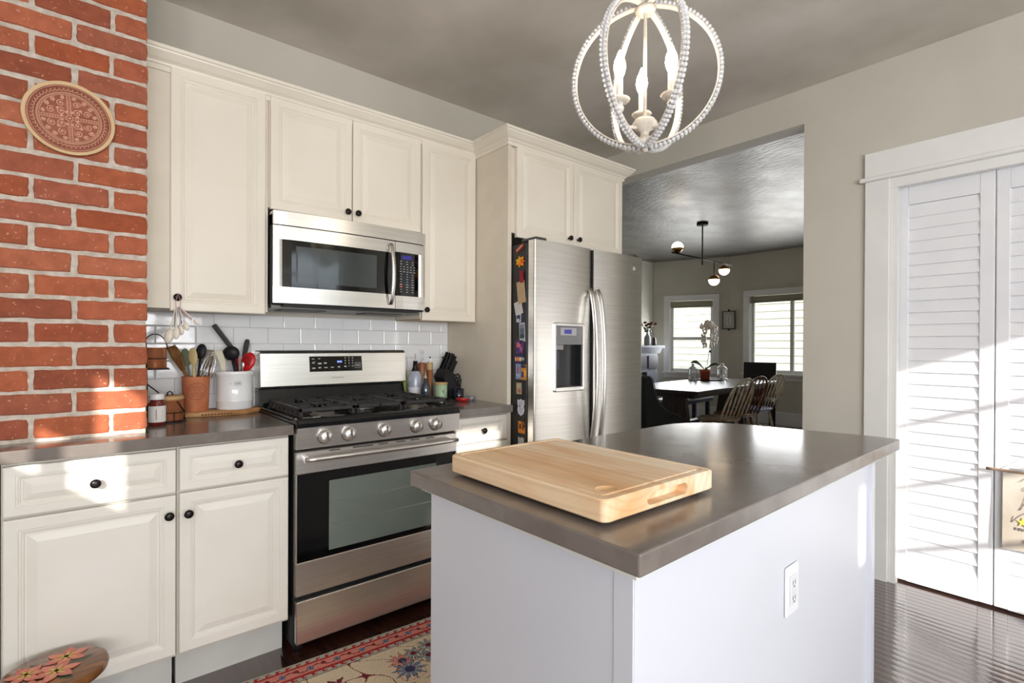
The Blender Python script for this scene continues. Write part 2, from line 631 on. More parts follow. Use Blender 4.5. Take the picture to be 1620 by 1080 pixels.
o, T = window('window_1', W1a, R1, 0.30, 1.03, 0.78, 2.02, muntin_h=1.36)
sh = T(MB().box(0.305, 1.025, 0.0, 0.045, 1.93, 2.015, .01).box(0.305, 1.025, 0.005, 0.03, 1.90, 1.93, .01)).build('cellular_blind', mat('olive_shade', (160, 156, 134), rough=0.8))
tag(sh, 'raised olive grey blind at the top of the angled dining window', 'blind')
RX = Matrix(((0, 1, 0), (-1, 0, 0), (0, 0, 1))).to_4x4()  # local x -> -Y, local y -> +X
o, T = window('window_2', Vector((8.392, 4.10, 0)), RX, 0.10, 1.50, 0.80, 2.04, muntin_v=0.735)
sh = T(MB().box(0.105, 1.495, 0.0, 0.045, 1.96, 2.035, .01).box(0.105, 1.495, 0.005, 0.03, 1.93, 1.96, .01)).build('cellular_blind', MATS['olive_shade'])
tag(sh, 'raised olive grey blind at the top of the wide straight dining window', 'blind')

# baseboards
struct('baseboard_dining_far', MB().box(8.372, 8.392, 1.12, 4.345, 0, 0.20, .004), trimw)
mb, _ = slanted_wall(W1a - Vector((0.02, 0.006, 0)), W1b - Vector((0.02, 0.006, 0)), 0.02, [], 'b', trimw, z1=0.20)
struct('baseboard_dining_bay', mb, trimw)
struct('baseboard_dining_left', MB().box(3.38, 7.95, 5.55, 5.57, 0, 0.20), trimw)
struct('baseboard_right', MB().box(3.232, 3.25, 0.93, 1.235, 0, 0.14, .004), trimw)

struct('wall_glare_screen', MB().box(-4, 7, -6.3, -6.1, -0.6, 2.35), mat('screen_grey_green', (120, 124, 104), rough=.9, rgb2=(96, 104, 80), scale=6))  # unseen screen added to dim the glazed door's reflection in the backguard
struct('ground_garden', MB().box(-5, 9, -6.3, -2.86, -0.2, -0.12), mat('patio_stone', (150, 146, 138), rough=.9))
# neighbour's clapboard house seen through the dining windows
mb = MB()
z = -0.6
while z < 5.2:
    mb.prism([(10.8, z), (10.84, z), (10.84, z + .14), (10.815, z + .14)], -2, 9, 'Y') if False else None
    v = [Vector((10.80, -3, z)), Vector((10.80, 10, z)), Vector((10.835, 10, z + .15)), Vector((10.835, -3, z + .15)), Vector((10.83, -3, z)), Vector((10.83, 10, z))]
    mb.add(v, [(0, 1, 2, 3), (0, 4, 5, 1)])
    z += 0.15
mb.box(10.835, 10.95, -3, 10, -0.6, 5.4)
o = mb.build('clapboard_house', mat('cream_clapboard', (206, 200, 180), rough=0.7))
tag(o, 'neighbouring house wall of pale clapboards outside the dining windows', 'house')
struct('ground_outside', MB().box(8.6, 14, -4, 11, -0.7, -0.6), mat('outdoor_grass', (90, 104, 70), rough=0.9, rgb2=(70, 84, 52), scale=3))

# ------------------------------------------------------------------ closet casing and louvered doors
mb = MB()
mb.box(3.228, 3.25, 0.812, 0.922, 0, 2.11, .003)
mb.box(3.228, 3.25, -0.85, -0.74, 0, 2.11, .003)
mb.box(3.226, 3.25, -0.85, 0.924, 2.13, 2.262, .003)
mb.box(3.21, 3.25, -0.87, 0.944, 2.108, 2.13, .004)
mb.box(3.25, 3.38, 0.797, 0.812, 0, 2.095)

mb.box(3.25, 3.29, 0.782, 0.797, 0, 2.062)
mb.box(3.240, 3.275, -0.74, 0.812, 2.060, 2.108)
mb.box(3.275, 3.38, -0.74, 0.812, 2.084, 2.095)
struct('trim_1', mb, trimw)


def louver_door(name, yhi, ylo, tilt=0.0):
    xf, xb = 3.305, 3.335
    root_mb = MB()
    stl, str_ = 0.048, 0.055
    root_mb.box(xf, xb, yhi - stl, yhi, 0.012, 2.070, .003)
    root_mb.box(xf, xb, ylo, ylo + str_, 0.012, 2.070, .003)
    root_mb.box(xf, xb, ylo + str_, yhi - stl, 1.970, 2.070)
    root_mb.box(xf, xb, ylo + str_, yhi - stl, 0.012, 0.12)
    o = struct(name, root_mb, white)
    sl = MB()
    z = 0.118
    k = 0
    while z < 1.945:
        # overlapping slats, each tilted outward at the bottom
        v = [(xf + .0015, z), (xf + .006, z - .003), (xf + .020, z + .064), (xf + .014, z + .067)]
        sl.prism([(a, b_) for a, b_ in v], ylo + str_, yhi - stl, 'Y')
        z += 0.0615
    so = sl.build('louver_slats', white, o)
    return o


louver_door('door_1', 0.795, 0.415)
louver_door('door_2', 0.411, 0.031)
louver_door('door_3', 0.027, -0.353)
louver_door('door_4', -0.357, -0.737)
# hinge of the first leaf
mb = MB().box(3.296, 3.306, 0.79, 0.796, 0.62, 0.68)

# ------------------------------------------------------------------ brick chimney
BX0, BX1, BY = -1.0, 0.18, 2.25
mb = MB()
mb.m = 1
mb.box(BX0, BX1 - 0.004, BY + 0.003, 2.73, 0, CZ)
mb.m = 0
zr = 2.379 + 0.0768 * 5
k = -5
rb = random.Random(11)
tones = [(176, 96, 66), (168, 90, 62), (182, 102, 72), (164, 90, 66), (174, 94, 62), (184, 108, 78), (160, 90, 66), (172, 96, 68)]
while zr > 0.02:
    z1 = min(zr - 0.007, CZ)
    z0 = zr - 0.0768 + 0.007
    if z0 < CZ - .01:
        x1 = BX1
        first = True
        while x1 > BX0:
            Lb = 0.094 if (first and k % 2 == 0) else 0.191
            x0 = max(BX0, x1 - Lb)
            first = False
            j = lambda s=0.003: rb.uniform(-s, s)
            t = rb.choice(tones)
            dv = rb.randint(-7, 7)
            t = tuple(c + dv for c in t)
            # irregular front: grid of verts
            nx, nz = (9 if x1 - x0 > .12 else 5), 4
            xa, xb = x0 + j(), x1 + (j() if x1 < BX1 - 1e-6 else j(.0015))
            za, zb = z0 + j(.002), z1 + j(.002)
            loops = []
            per = []
            for i in range(nx): per.append((i / nx, 0))
            for i in range(nz): per.append((1, i / nz))
            for i in range(nx): per.append((1 - i / nx, 1))
            for i in range(nz): per.append((0, 1 - i / nz))
            wob = [rb.uniform(-.0018, .0018) for _ in per]
            bulge = rb.uniform(-.002, .003)
            for inset, yy in ((0, BY + .03), (0.0, BY + .002), (.0022, BY - .001), (.005, BY - .002)):
                lp = []
                for (a, b_), wv in zip(per, wob):
                    x = xa + (xb - xa) * a
                    z_ = za + (zb - za) * b_
                    cx, cz = (xa + xb) / 2, (za + zb) / 2
                    # rounded corners
                    ex = min(a, 1 - a) * (xb - xa); ez = min(b_, 1 - b_) * (zb - za)
                    rc = .003 if (ex + ez) < .004 else 0
                    sx = 1 if x < cx else -1; sz = 1 if z_ < cz else -1
                    ix = inset + wv + rc * .5; iz = inset + wv + rc * .5
                    x += sx * (ix if a in (0, 1) else 0)
                    z_ += sz * (iz if b_ in (0, 1) else 0)
                    lp.append(Vector((x, yy + (bulge if yy < BY + .002 else 0), min(z_, CZ))))
                loops.append(lp)
            b0 = len(mb.col)
            mb.rings(loops)
            for q in range(b0, len(mb.col)): mb.col[q] = t
            x1 = x0 - 0.013
    zr -= 0.0768
    k += 1
brick_m = vcol_mat('old_red_brick', rough=0.85, bump=0.7, bscale=70, mix=0.5, nscale=28)
n = brick_m.node_tree.nodes; l = brick_m.node_tree.links
tc = n.new('ShaderNodeTexCoord')
vr = n.new('ShaderNodeTexNoise'); vr.inputs['Scale'].default_value = 110; vr.inputs['Detail'].default_value = 2
l.new(tc.outputs['Object'], vr.inputs[0])
cr = n.new('ShaderNodeValToRGB'); cr.color_ramp.elements[0].position = .66; cr.color_ramp.elements[1].position = .74
cr.color_ramp.elements[0].color = (0, 0, 0, 1); cr.color_ramp.elements[1].color = (1, 1, 1, 1)
l.new(vr.outputs[0], cr.inputs[0])
mx = n.new('ShaderNodeMix'); mx.data_type = 'RGBA'
mx.inputs['B'].default_value = (*lin((206, 150, 124)), 1)
pb = n['Principled BSDF']
l.new(cr.outputs[0], mx.inputs['Factor'])
l.new(pb.inputs['Base Color'].links[0].from_socket, mx.inputs['A'])
l.new(mx.outputs['Result'], pb.inputs['Base Color'])
o = mb.build('brick_chimney', [brick_m, mortar])
tag(o, 'red brick chimney column with pale mortar at the left of the counter', 'chimney')

# carved plate on the bricks (world coordinates, disc facing -Y)
def plate():
    cx, cz, y = -0.030, 1.967, BY - 0.006
    t = thing('decorative_plate', 'round carved terracotta plate hanging on the brick chimney', 'plate', (cx, y, cz))
    pm = mat('carved_clay', (172, 106, 86), rough=0.8, rgb2=(150, 88, 70), scale=30)
    rimm = mat('pale_clay_rim', (222, 190, 146), rough=0.6)
    mb = MB().lathe([(.07, 0), (.108, .006), (.118, .013), (.117, .016), (.110, .0145), (.107, .012), (0, .012)], (cx, y, cz), 64, 'Y', caps=True)
    mb.build('plate_body', rimm, t)
    mb = MB().lathe([(.1065, .0122), (.1065, .0135), (0, .0135)], (cx, y, cz), 64, 'Y', caps=False)
    mb.build('carved_face', pm, t)
    yy = y - 0.0142
    def ring(mb, x, z, r, th=.0011, n=40, a0=0, a1=2 * PI, yy=yy):
        full = abs(a1 - a0 - 2 * PI) < 1e-3
        pts = [(x + r * math.cos(a0 + (a1 - a0) * i / n), yy, z + r * math.sin(a0 + (a1 - a0) * i / n)) for i in range(n if full else n + 1)]
        mb.tube(pts, th, 6, closed=full)
    mb = MB()
    for r in (.103, .082, .079, .075): ring(mb, cx, cz, r, .0010, 72)
    for i in range(52):
        a = 2 * PI * i / 52
        ring(mb, cx + .0925 * math.cos(a), cz + .0925 * math.sin(a), .0045, .0011, 8, a + .6, a + 4.4)
    for a in (0, PI / 2, PI, 3 * PI / 2):
        a += .06
        d = Vector((math.cos(a), 0, math.sin(a))); e = Vector((-math.sin(a), 0, math.cos(a)))
        for s in (-.004, .004):
            mb.tube([Vector((cx, yy, cz)) + d * .012 + e * s, Vector((cx, yy, cz)) + d * .075 + e * s], .0012, 6)
        for q in range(9):
            mb.ball(Vector((cx, yy, cz)) + d * (.015 + q * .0068), .002, 6, 4)
    rp = random.Random(5)
    for qd in range(4):
        a0 = qd * PI / 2 + .06
        for (rr, aa, sz) in ((.028, .78, .012), (.050, .42, .011), (.050, 1.15, .011), (.066, .22, .006), (.066, .62, .007), (.066, .95, .007), (.066, 1.36, .006), (.020, .3, .004), (.020, 1.25, .004), (.040, .78, .004)):
            x = cx + rr * math.cos(a0 + aa); z = cz + rr * math.sin(a0 + aa)
            n_ = 22
            pts = []
            for i in range(n_):
                u = i / (n_ - 1)
                an = rp.random() * .01 + u * 2 * PI * 1.4 + qd
                pts.append((x + sz * (1 - .75 * u) * math.cos(an), yy, z + sz * (1 - .75 * u) * math.sin(an)))
            mb.tube(pts, .0014, 6)
            mb.ball((x, yy, z), .0028, 6, 4)
    for i in range(8):
        a = i * PI / 4 + .45
        mb.ball((cx + .009 * math.cos(a), yy, cz + .009 * math.sin(a)), .003, 6, 4)
    mb.ball((cx, yy, cz), .004, 8, 5)
    mb.build('carved_relief', mat('clay_relief', (226, 176, 148), rough=0.6), t)
plate()

# ------------------------------------------------------------------ cabinetry
def rect(x0, x1, z0, z1, y, i):
    return [Vector((x0 + i, y, z0 + i)), Vector((x1 - i, y, z0 + i)), Vector((x1 - i, y, z1 - i)), Vector((x0 + i, y, z1 - i))]


def raised_panel(x0, x1, z0, z1, yf, th=0.02, s=1.0):
    """front of a raised panel door; front surface at y=yf, facing -Y"""
    prof = [(0, th), (0, .004), (.002, .001), (.005, 0), (.034 * s, 0), (.036 * s, .0025), (.040 * s, .0025), (.042 * s, .0045), (.046 * s, .0055),
            (.049 * s, .0095), (.053 * s, .0095), (.056 * s, .0075), (.074 * s, .002), (.077 * s, .0012), (.078 * s, .0012)]
    return MB().rings([rect(x0, x1, z0, z1, yf + d, i) for i, d in prof], close_last=True, close_first=True)


def knob(x, z, y, parent, m=knobm, name='knob', lab=None):
    mb = MB().lathe([(.0065, 0), (.0045, .004), (.0042, .012), (.008, .015), (.0135, .018), (.0148, .0225), (.0135, .027), (.008, .0295), (0, .030)], (x, y, z), 18, 'Y')
    o = mb.build(name, m, parent)
    if lab: o['label'] = lab
    return o


def cabinet(name, label, group, x0, x1, z0, z1, yb, yface, doors=(), drawers=(), paint=cream, toe=False, knob_mat=knobm, wood_bottom=False, yb_top=None):
    t = thing(name, label, 'cabinet', ((x0 + x1) / 2, (yb + yface) / 2, z0 if not toe else 0), group)
    mb = MB().box(x0, x1, yface, yb, z0, z1)
    mb.build('cabinet_box', gapm if not toe else mat('base_cabinet_box_paint', (206, 200, 188), rough=.5), t)
    if toe:
        MB().box(x0 + .005, x1 - .005, yface + 0.06, yb - .01, 0.0, z0).build('toe_kick', mat('toe_kick_paint', (206, 205, 200), rough=.5), t)
    if wood_bottom:
        MB().box(x0 + .001, x1 - .001, yface + .004, yb, z0 - .004, z0 - .0005).build('bottom_panel', tanwood, t)
    for d in doors:
        o = raised_panel(d[0], d[1], d[2], d[3], yface - .02).build('door', paint, t)
        if d[4] is not None:
            knob(d[4], d[5], yface - .02, o)
    for d in drawers:
        o = raised_panel(d[0], d[1], d[2], d[3], yface - .02, s=.82).build('drawer', paint, t)
        kk = knob(d[4], d[5], yface - .02, o, m=d[6] if len(d) > 6 else knobm)
    return t


GU = 'cream wall cabinets over the range side counter'
YU = 2.44
cabinet('wall_cabinet', 'tall cream wall cabinet beside the brick chimney with spoons on its knob', GU, 0.182, 0.630, 1.372, 2.31, 2.73, YU,
        doors=[(0.268, 0.617, 1.362, 2.322, 0.290, 1.414)])
cabinet('wall_cabinet', 'short two door cream wall cabinet directly above the microwave', GU, 0.632, 1.388, 1.835, 2.31, 2.73, YU,
        doors=[(0.636, 1.006, 1.826, 2.318, 0.979, 1.866), (1.011, 1.381, 1.826, 2.318, 1.030, 1.866)])
cabinet('wall_cabinet', 'narrow tall cream wall cabinet between the microwave and the refrigerator tower', GU, 1.390, 1.747, 1.372, 2.31, 2.73, YU,
        doors=[(1.394, 1.742, 1.362, 2.322, 1.412, 1.418)], wood_bottom=True)
# tower around the refrigerator
t = thing('refrigerator_surround', 'tall cream cabinet with two doors built around the refrigerator', 'cabinet', (2.23, 2.43, 0))
MB().box(1.748, 1.774, 2.135, 2.724, 0, 2.31, .002).build('side_panel', mat('tower_side_paint', (226, 216, 198), rough=.4), t)
MB().box(2.690, 2.712, 2.135, 2.724, 0, 2.31, .002).build('side_panel', cream, t)
MB().box(1.775, 2.689, 2.150, 2.724, 1.84, 2.31).build('cabinet_box', gapm, t)
o = raised_panel(1.806, 2.247, 1.815, 2.322, 2.128).build('door', cream, t)
knob(2.204, 1.861, 2.128, o)
o = raised_panel(2.252, 2.698, 1.815, 2.322, 2.128).build('door', cream, t)
knob(2.252 + .028, 1.861, 2.128, o)

# crown moulding: swept profile with mitred corners
prof = [(0, 2.300), (.006, 2.300), (.008, 2.318), (.014, 2.322), (.016, 2.328), (.020, 2.332), (.030, 2.338), (.044, 2.352), (.050, 2.358), (.052, 2.364), (.058, 2.366), (.060, 2.378), (0, 2.378)]
path = [(0.182, 2.438), (1.747, 2.438), (1.747, 2.133), (2.713, 2.133), (2.713, 2.725)]


def sweep(path, prof):
    mb = MB()
    P_ = [Vector((p[0], p[1])) for p in path]
    loops = []
    for i, p in enumerate(P_):
        ns = []
        if i > 0:
            d = (p - P_[i - 1]).normalized(); ns.append(Vector((d.y, -d.x)))
        if i < len(P_) - 1:
            d = (P_[i + 1] - p).normalized(); ns.append(Vector((d.y, -d.x)))
        if len(ns) == 2:
            m = (ns[0] + ns[1]); m = m / (m.length ** 2) * 2
        else:
            m = ns[0]
        loops.append([Vector((p.x + m.x * o, p.y + m.y * o, z)) for o, z in prof])
    mb.rings(loops, True, True)
    return mb


o = sweep(path, prof).build('crown_molding', cream)
tag(o, 'cream crown molding running along the tops of the wall cabinets', 'molding')

# base cabinets
GB = 'white base cabinets under the grey counter'
YBF = 2.145
cabinet('base_cabinet', 'wide white base cabinet under the sunlit end of the counter below the bricks', GB, -0.183, 0.2555, 0.135, 0.873, 2.243, YBF,
        doors=[(-0.179, 0.2535, 0.148, 0.705, 0.232, 0.640)], drawers=[(-0.179, 0.2535, 0.713, 0.864, 0.035, 0.786)], paint=cream_base, toe=True)
cabinet('base_cabinet', 'white base cabinet directly left of the range with black knobs', GB, 0.257, 0.632, 0.135, 0.873, 2.71, YBF,
        doors=[(0.2635, 0.628, 0.148, 0.708, 0.289, 0.637)], drawers=[(0.2635, 0.628, 0.716, 0.866, 0.446, 0.789)], paint=cream_base, toe=True)
cabinet('base_cabinet', 'plain white base cabinet at the far left end of the counter', GB, -0.63, -0.187, 0.135, 0.873, 2.243, YBF,
        doors=[(-0.626, -0.191, 0.148, 0.705, -0.60, 0.640)], drawers=[(-0.626, -0.191, 0.713, 0.864, -0.41, 0.786)], paint=cream_base, toe=True)
cabinet('base_cabinet', 'narrow white base cabinet between the range and the refrigerator tower', GB, 1.405, 1.746, 0.135, 0.873, 2.71, YBF,
        doors=[(1.412, 1.740, 0.148, 0.727, 1.44, 0.66)], drawers=[(1.412, 1.740, 0.736, 0.866, 1.576, 0.796)], paint=cream_base, toe=True)

# countertops
mb = MB()
mb.prism([(-0.98, 2.10), (0.640, 2.10), (0.640, 2.722), (0.184, 2.722), (0.184, 2.243), (-0.98, 2.243)], 0.8765, 0.915, 'Z')
o = mb.build('countertop', quartz)
tag(o, 'grey stone countertop between the brick chimney and the range', 'countertop')
md = o.modifiers.new('bevel', 'BEVEL'); md.width = .003; md.segments = 2; md.limit_method = 'ANGLE'
o = MB().prism([(1.404, 2.10), (1.760, 2.10), (1.760, 2.13), (1.7475, 2.13), (1.7475, 2.722), (1.404, 2.722)], 0.8765, 0.915, 'Z').build('countertop', quartz)
tag(o, 'short grey stone countertop between the range and the refrigerator tower', 'countertop')
md = o.modifiers.new('bevel', 'BEVEL'); md.width = .003; md.segments = 2; md.limit_method = 'ANGLE'

# subway tile backsplash
mb = MB()
mb.m = 1
mb.box(0.184, 1.747, 2.724, 2.7295, 0.917, 1.371)
mb.m = 0
rt = random.Random(3)
row = 0
z1 = 1.31 + 0.0775
while z1 > 0.93:
    z0 = z1 - 0.0775
    off = 0.777 - 0.0 if row % 2 == 0 else 0.705
    x = off - 0.153 * 5
    while x < 1.747:
        xa, xb = max(x + .001, 0.185), min(x + .152, 1.746)
        za, zb = max(z0 + .001, .918), min(z1 - .001, 1.370)
        if xb - xa > .01 and zb - za > .008:
            dy = rt.uniform(-.0008, .0008)
            b_ = .0035
            lp = [rect(xa, xb, za, zb, 2.7243, 0), rect(xa, xb, za, zb, 2.7195 + dy, 0), rect(xa, xb, za, zb, 2.718 + dy, b_)]
            # slight random tilt
            tz = rt.uniform(-.0007, .0007); tx = rt.uniform(-.0007, .0007)
            for L_ in lp[1:]:
                L_[2].y += tz; L_[3].y += tz; L_[1].y += tx; L_[2].y += tx
            mb.rings(lp)
        x += 0.153
    z1 -= 0.0775
    row += 1
o = mb.build('tile_backsplash', [tilew, grout])
tag(o, 'white glazed subway tile backsplash behind the range and counters', 'backsplash')

# outlet in backsplash
def outlet(name, label, M_):
    t = thing(name, label, 'outlet', M_ @ Vector((0, 0, 0)))
    def T(mb):
        mb.v = [tuple(M_ @ Vector(p)) for p in mb.v]; return mb
    T(MB().box(-.036, .036, -.006, 0, -.058, .058, .003)).build('cover_plate', white, t)
    T(MB().box(-.018, .018, -.009, -.006, -.034, .034, .0015)).build('receptacle', mat('outlet_plastic', (226, 226, 230), rough=.35), t)
    for z in (-.018, .018):
        mb = MB()
        for x in (-.006, .006):
            mb.box(x - .001, x + .001, -.0094, -.0089, z - .004, z + .005)
        mb.box(-.002, .002, -.0094, -.0089, z - .011, z - .007)
        T(mb).build('socket', blackm, t)
    return t
outlet('wall_outlet', 'white electrical outlet on the tiles above the oil bottles', Matrix.Translation((1.56, 2.7175, 1.168)))
o = MB().box(1.705, 1.732, 2.712, 2.7175, 1.150, 1.159).build('black_plate', blackm)  # thin black plate flat against the tiles
tag(o, 'small black plate on the backsplash tiles beside the knife block', 'clip')
o = MB().box(1.616, 1.622, 2.712, 2.7175, 1.150, 1.160).build('black_plate', blackm)
tag(o, 'tiny black plate on the backsplash tiles just right of the outlet', 'clip')

# ------------------------------------------------------------------ microwave
t = thing('microwave', 'stainless steel over the range microwave with black door window', 'microwave', (1.01, 2.54, 1.40))
X0, X1, YM = 0.636, 1.384, 2.375
MB().box(X0, X1, YM + .012, 2.717, 1.405, 1.803, .004).build('housing', blackm, t)


def bow(x, amt=.018):
    u = (x - X0) / (X1 - X0) * 2 - 1
    return -amt * (1 - u * u)


def bowed(x0, x1, z0, z1, y, th, n=14, amt=.018, edge=.004, cut=None):
    mb = MB()
    loops = []
    for i in range(n + 1):
        x = x0 + (x1 - x0) * i / n
        e = edge if i in (0, n) else 0
        yb = y + bow(x, amt)
        loops.append([Vector((x, yb + th, z0)), Vector((x, yb + e, z0)), Vector((x, yb + e - (0 if e else 0), z1)), Vector((x, yb + th, z1))])
    mb.rings(loops, True, True)
    return mb


bowed(X0, X1, 1.752, 1.811, YM - .004, .060).build('vent_strip', steel, t)
# door as frame with window
dr = MB()
for a in ((X0, 1.207, 1.690, 1.748), (X0, 1.207, 1.412, 1.482)):
    q = bowed(*a, YM, .014); dr.add(q.v, q.f)
q = bowed(X0, .672, 1.482, 1.690, YM, .014, 3); dr.add(q.v, q.f)
door = dr.build('door', steel, t)
bowed(.672, 1.207, 1.482, 1.690, YM + .001, .012).build('door_glass', blackg, door)
bowed(.706, 1.128, 1.505, 1.665, YM, .0015).build('window_screen', mat('window_mesh_grey', (66, 72, 72), rough=.12, coat=.5), door)
hp = []
for i in range(15):
    u = i / 14
    hp.append((1.178, YM + bow(1.178) - .006 - .034 * math.sin(PI * u) ** .6, 1.432 + .298 * u))
MB().tube(hp, .011, 10, flat=(1.0, .6)).build('handle', steel_s, door)
cp = MB()
for a in ((1.2095, X1, 1.698, 1.748), (1.2095, X1, 1.412, 1.478)):
    q = bowed(*a, YM, .014, 4); cp.add(q.v, q.f)
q = bowed(1.345, X1, 1.478, 1.698, YM, .014, 3); cp.add(q.v, q.f)
pan = cp.build('control_panel', steel, t)
bowed(1.2095, 1.345, 1.478, 1.698, YM + .0005, .012, 5).build('keypad', blackg, pan)
yk = lambda x: YM + bow(x) - .0004
MB().box(1.245, 1.300, yk(1.27) - .0008, yk(1.27) + .001, 1.664, 1.682).build('display', mat('microwave_display', (50, 44, 120), rough=.2, emit=(60, 54, 150), estr=.25), pan)
mb = MB()
kp = mat('keypad_print', (190, 192, 190), rough=.5)
for r_ in range(13):
    z = 1.652 - r_ * .0128
    cols = (1.236, 1.256, 1.276, 1.296, 1.316) if r_ in (2, 3, 4) else (1.238, 1.274, 1.306)
    for x in cols:
        w_ = .0052 if r_ % 3 == 1 else .0036
        if r_ in (9, 10): w_ = .007
        mb.box(x - w_, x + w_, yk(x) - .0009, yk(x), z - .0014, z + .0014)
mb.build('keypad_marks', kp, pan)
MB().box(1.234, 1.244, yk(1.24) - .0011, yk(1.24), 1.530, 1.534).box(1.234, 1.244, yk(1.24) - .0011, yk(1.24), 1.519, 1.523).build('stop_mark', redpl, pan)
# underside: grease filters and lamp bay
MB().box(X0 + .005, X1 - .005, YM + .05, 2.70, 1.392, 1.406).build('underside', mat('filter_grey', (120, 118, 114), rough=.4, metal=.6), t)
for x in (.70, 1.10):
    MB().box(x, x + .20, YM + .10, 2.60, 1.388, 1.393).build('grease_filter', mat('filter_mesh', (90, 86, 80), rough=.5, metal=.5, bump=.6, bscale=300), t)
MB().box(.68, 1.34, YM + .004, YM + .05, 1.398, 1.411).build('bottom_grille', blackm, t)

# ------------------------------------------------------------------ range
RXa, RXb = 0.645, 1.400
t = thing('gas_range', 'stainless steel gas range with black cooktop and glass oven door', 'range', (1.022, 2.40, 0))
MB().box(RXa, RXb, 2.125, 2.705, 0.03, 0.905).build('body', blackm, t)
for (a, b_) in ((RXa + .03, 2.16), (RXb - .03, 2.16), (RXa + .03, 2.66), (RXb - .03, 2.66)):
    MB().lathe([(.018, 0), (.018, .03)], (a, b_, 0), 12).build('foot', blackm, t)
# cooktop with raised rounded front lip
mb = MB()
prf = [(2.075, .902), (2.070, .906), (2.069, .920), (2.074, .933), (2.084, .939), (2.110, .940), (2.125, .932), (2.16, .928), (2.62, .928), (2.62, .902)]
loops = []
for x, e in ((RXa - .002, .004), (RXa + .004, .0), (RXb - .004, .0), (RXb + .002, .004)):
    loops.append([Vector((x, y + (e if y < 2.1 else 0), z - e * .6)) for y, z in prf])
mb.rings(loops, True, True, smooth=False)
ck = mb.build('cooktop', blacke, t)
MB().box(RXa - .001, RXa + .012, 2.13, 2.60, .929, .937, .003).build('side_lip', blacke, ck)
MB().box(RXb - .012, RXb + .001, 2.13, 2.60, .929, .937, .003).build('side_lip', blacke, ck)
# backguard
mb = MB()
mb.prism([(2.615, .928), (2.64, 1.02), (2.715, 1.02), (2.715, .928)], RXa, RXb, 'X')
mb.build('backguard_lower', blacke, t)
bgd = MB().prism([(2.618, 1.024), (2.612, 1.030), (2.622, 1.186), (2.632, 1.196), (2.713, 1.196), (2.713, 1.024)], RXa + .0, RXb - .0, 'X').build('backguard', steel, t)
MB().box(RXa + .001, RXb - .001, 2.63, 2.714, 1.196, 1.200).build('backguard_cap', blackm, bgd)
# display panel
Mx = Matrix.Rotation(-math.atan2(.010, .156), 4, 'X')
y_at = lambda z: 2.612 + (z - 1.03) * .010 / .156 - .0006
mb = MB()
mb.add([(.872, y_at(1.094), 1.094), (1.146, y_at(1.094), 1.094), (1.143, y_at(1.171), 1.171), (.870, y_at(1.171), 1.171),
        (.872, 2.62, 1.094), (1.146, 2.62, 1.094), (1.143, 2.62, 1.171), (.870, 2.62, 1.171)],
       [(0, 1, 2, 3), (7, 6, 5, 4), (0, 4, 5, 1), (1, 5, 6, 2), (2, 6, 7, 3), (3, 7, 4, 0)])
pn = mb.build('control_display', blackg, bgd)
mk = MB()
def mark(x, z, w_, h):
    mk.box(x - w_, x + w_, y_at(z) - .0008, y_at(z) + .0004, z - h, z + h)
for x, z, w_, h in ((.889, 1.158, .006, .0018), (.919, 1.159, .006, .0018), (.892, 1.143, .009, .001), (.890, 1.137, .006, .0018), (.922, 1.135, .009, .0035), (.950, 1.137, .007, .003),
                    (.892, 1.112, .008, .003), (.922, 1.114, .006, .003), (.953, 1.114, .008, .002), (.986, 1.115, .008, .002), (1.020, 1.116, .006, .003), (1.054, 1.118, .006, .003),
                    (1.095, 1.120, .006, .0016)):
    mark(x, z, w_, h)
for i in range(3):
    for j in range(3):
        mark(1.054 + i * .0195, 1.162 - j * .0135, .0022, .0028)
mark(1.074, 1.120, .002, .002)
for a in ((1.121, 1.137, .014, .0006), (1.121, 1.110, .014, .0006), (1.121, 1.128, .009, .0015), (1.121, 1.120, .009, .0015)):
    mark(*a)
mark(1.107, 1.1235, .0006, .0135); mark(1.135, 1.1235, .0006, .0135)
pmk = mk.build('panel_marks', mat('panel_print', (200, 200, 196), rough=.5), bgd)
mk = MB()
for i in range(4):
    mark(1.014 + i * .0065, 1.143, .0024, .0045)
mk.build('clock_digits', mat('clock_blue', (120, 140, 230), rough=.3, emit=(110, 130, 255), estr=1.2), bgd)
mk = MB()
for i in range(10):
    mark(.985 + i * .0062, 1.062 + (i % 2) * .0003, .0021, .0014 if i % 3 else .002)
mk.build('badge', mat('badge_grey', (130, 130, 128), rough=.3, metal=.8), bgd)
# control strip (slanted) with knobs
cs = MB().prism([(2.072, .903), (2.082, .822), (2.088, .818), (2.125, .818), (2.125, .903)], RXa, RXb, 'X').build('control_strip', steel, t)
for x in (.753, .852, 1.011, 1.168, 1.268):
    Mk = Matrix.Rotation(math.radians(-7), 4, 'X')
    kb = MB().lathe([(.029, 0), (.029, .004), (.026, .006), (.0245, .022), (.022, .026), (0, .0265)], (x, 2.077, .863), 28, 'Y').build('burner_knob', steel_s, cs)
    MB().box(x - .0045, x + .0045, 2.044, 2.052, .842, .884, .002).build('grip', chrome, kb)
    MB().lathe([(.031, 0), (.031, .0015), (.028, .002)], (x, 2.0785, .863), 28, 'Y').build('bezel', blackm, kb)
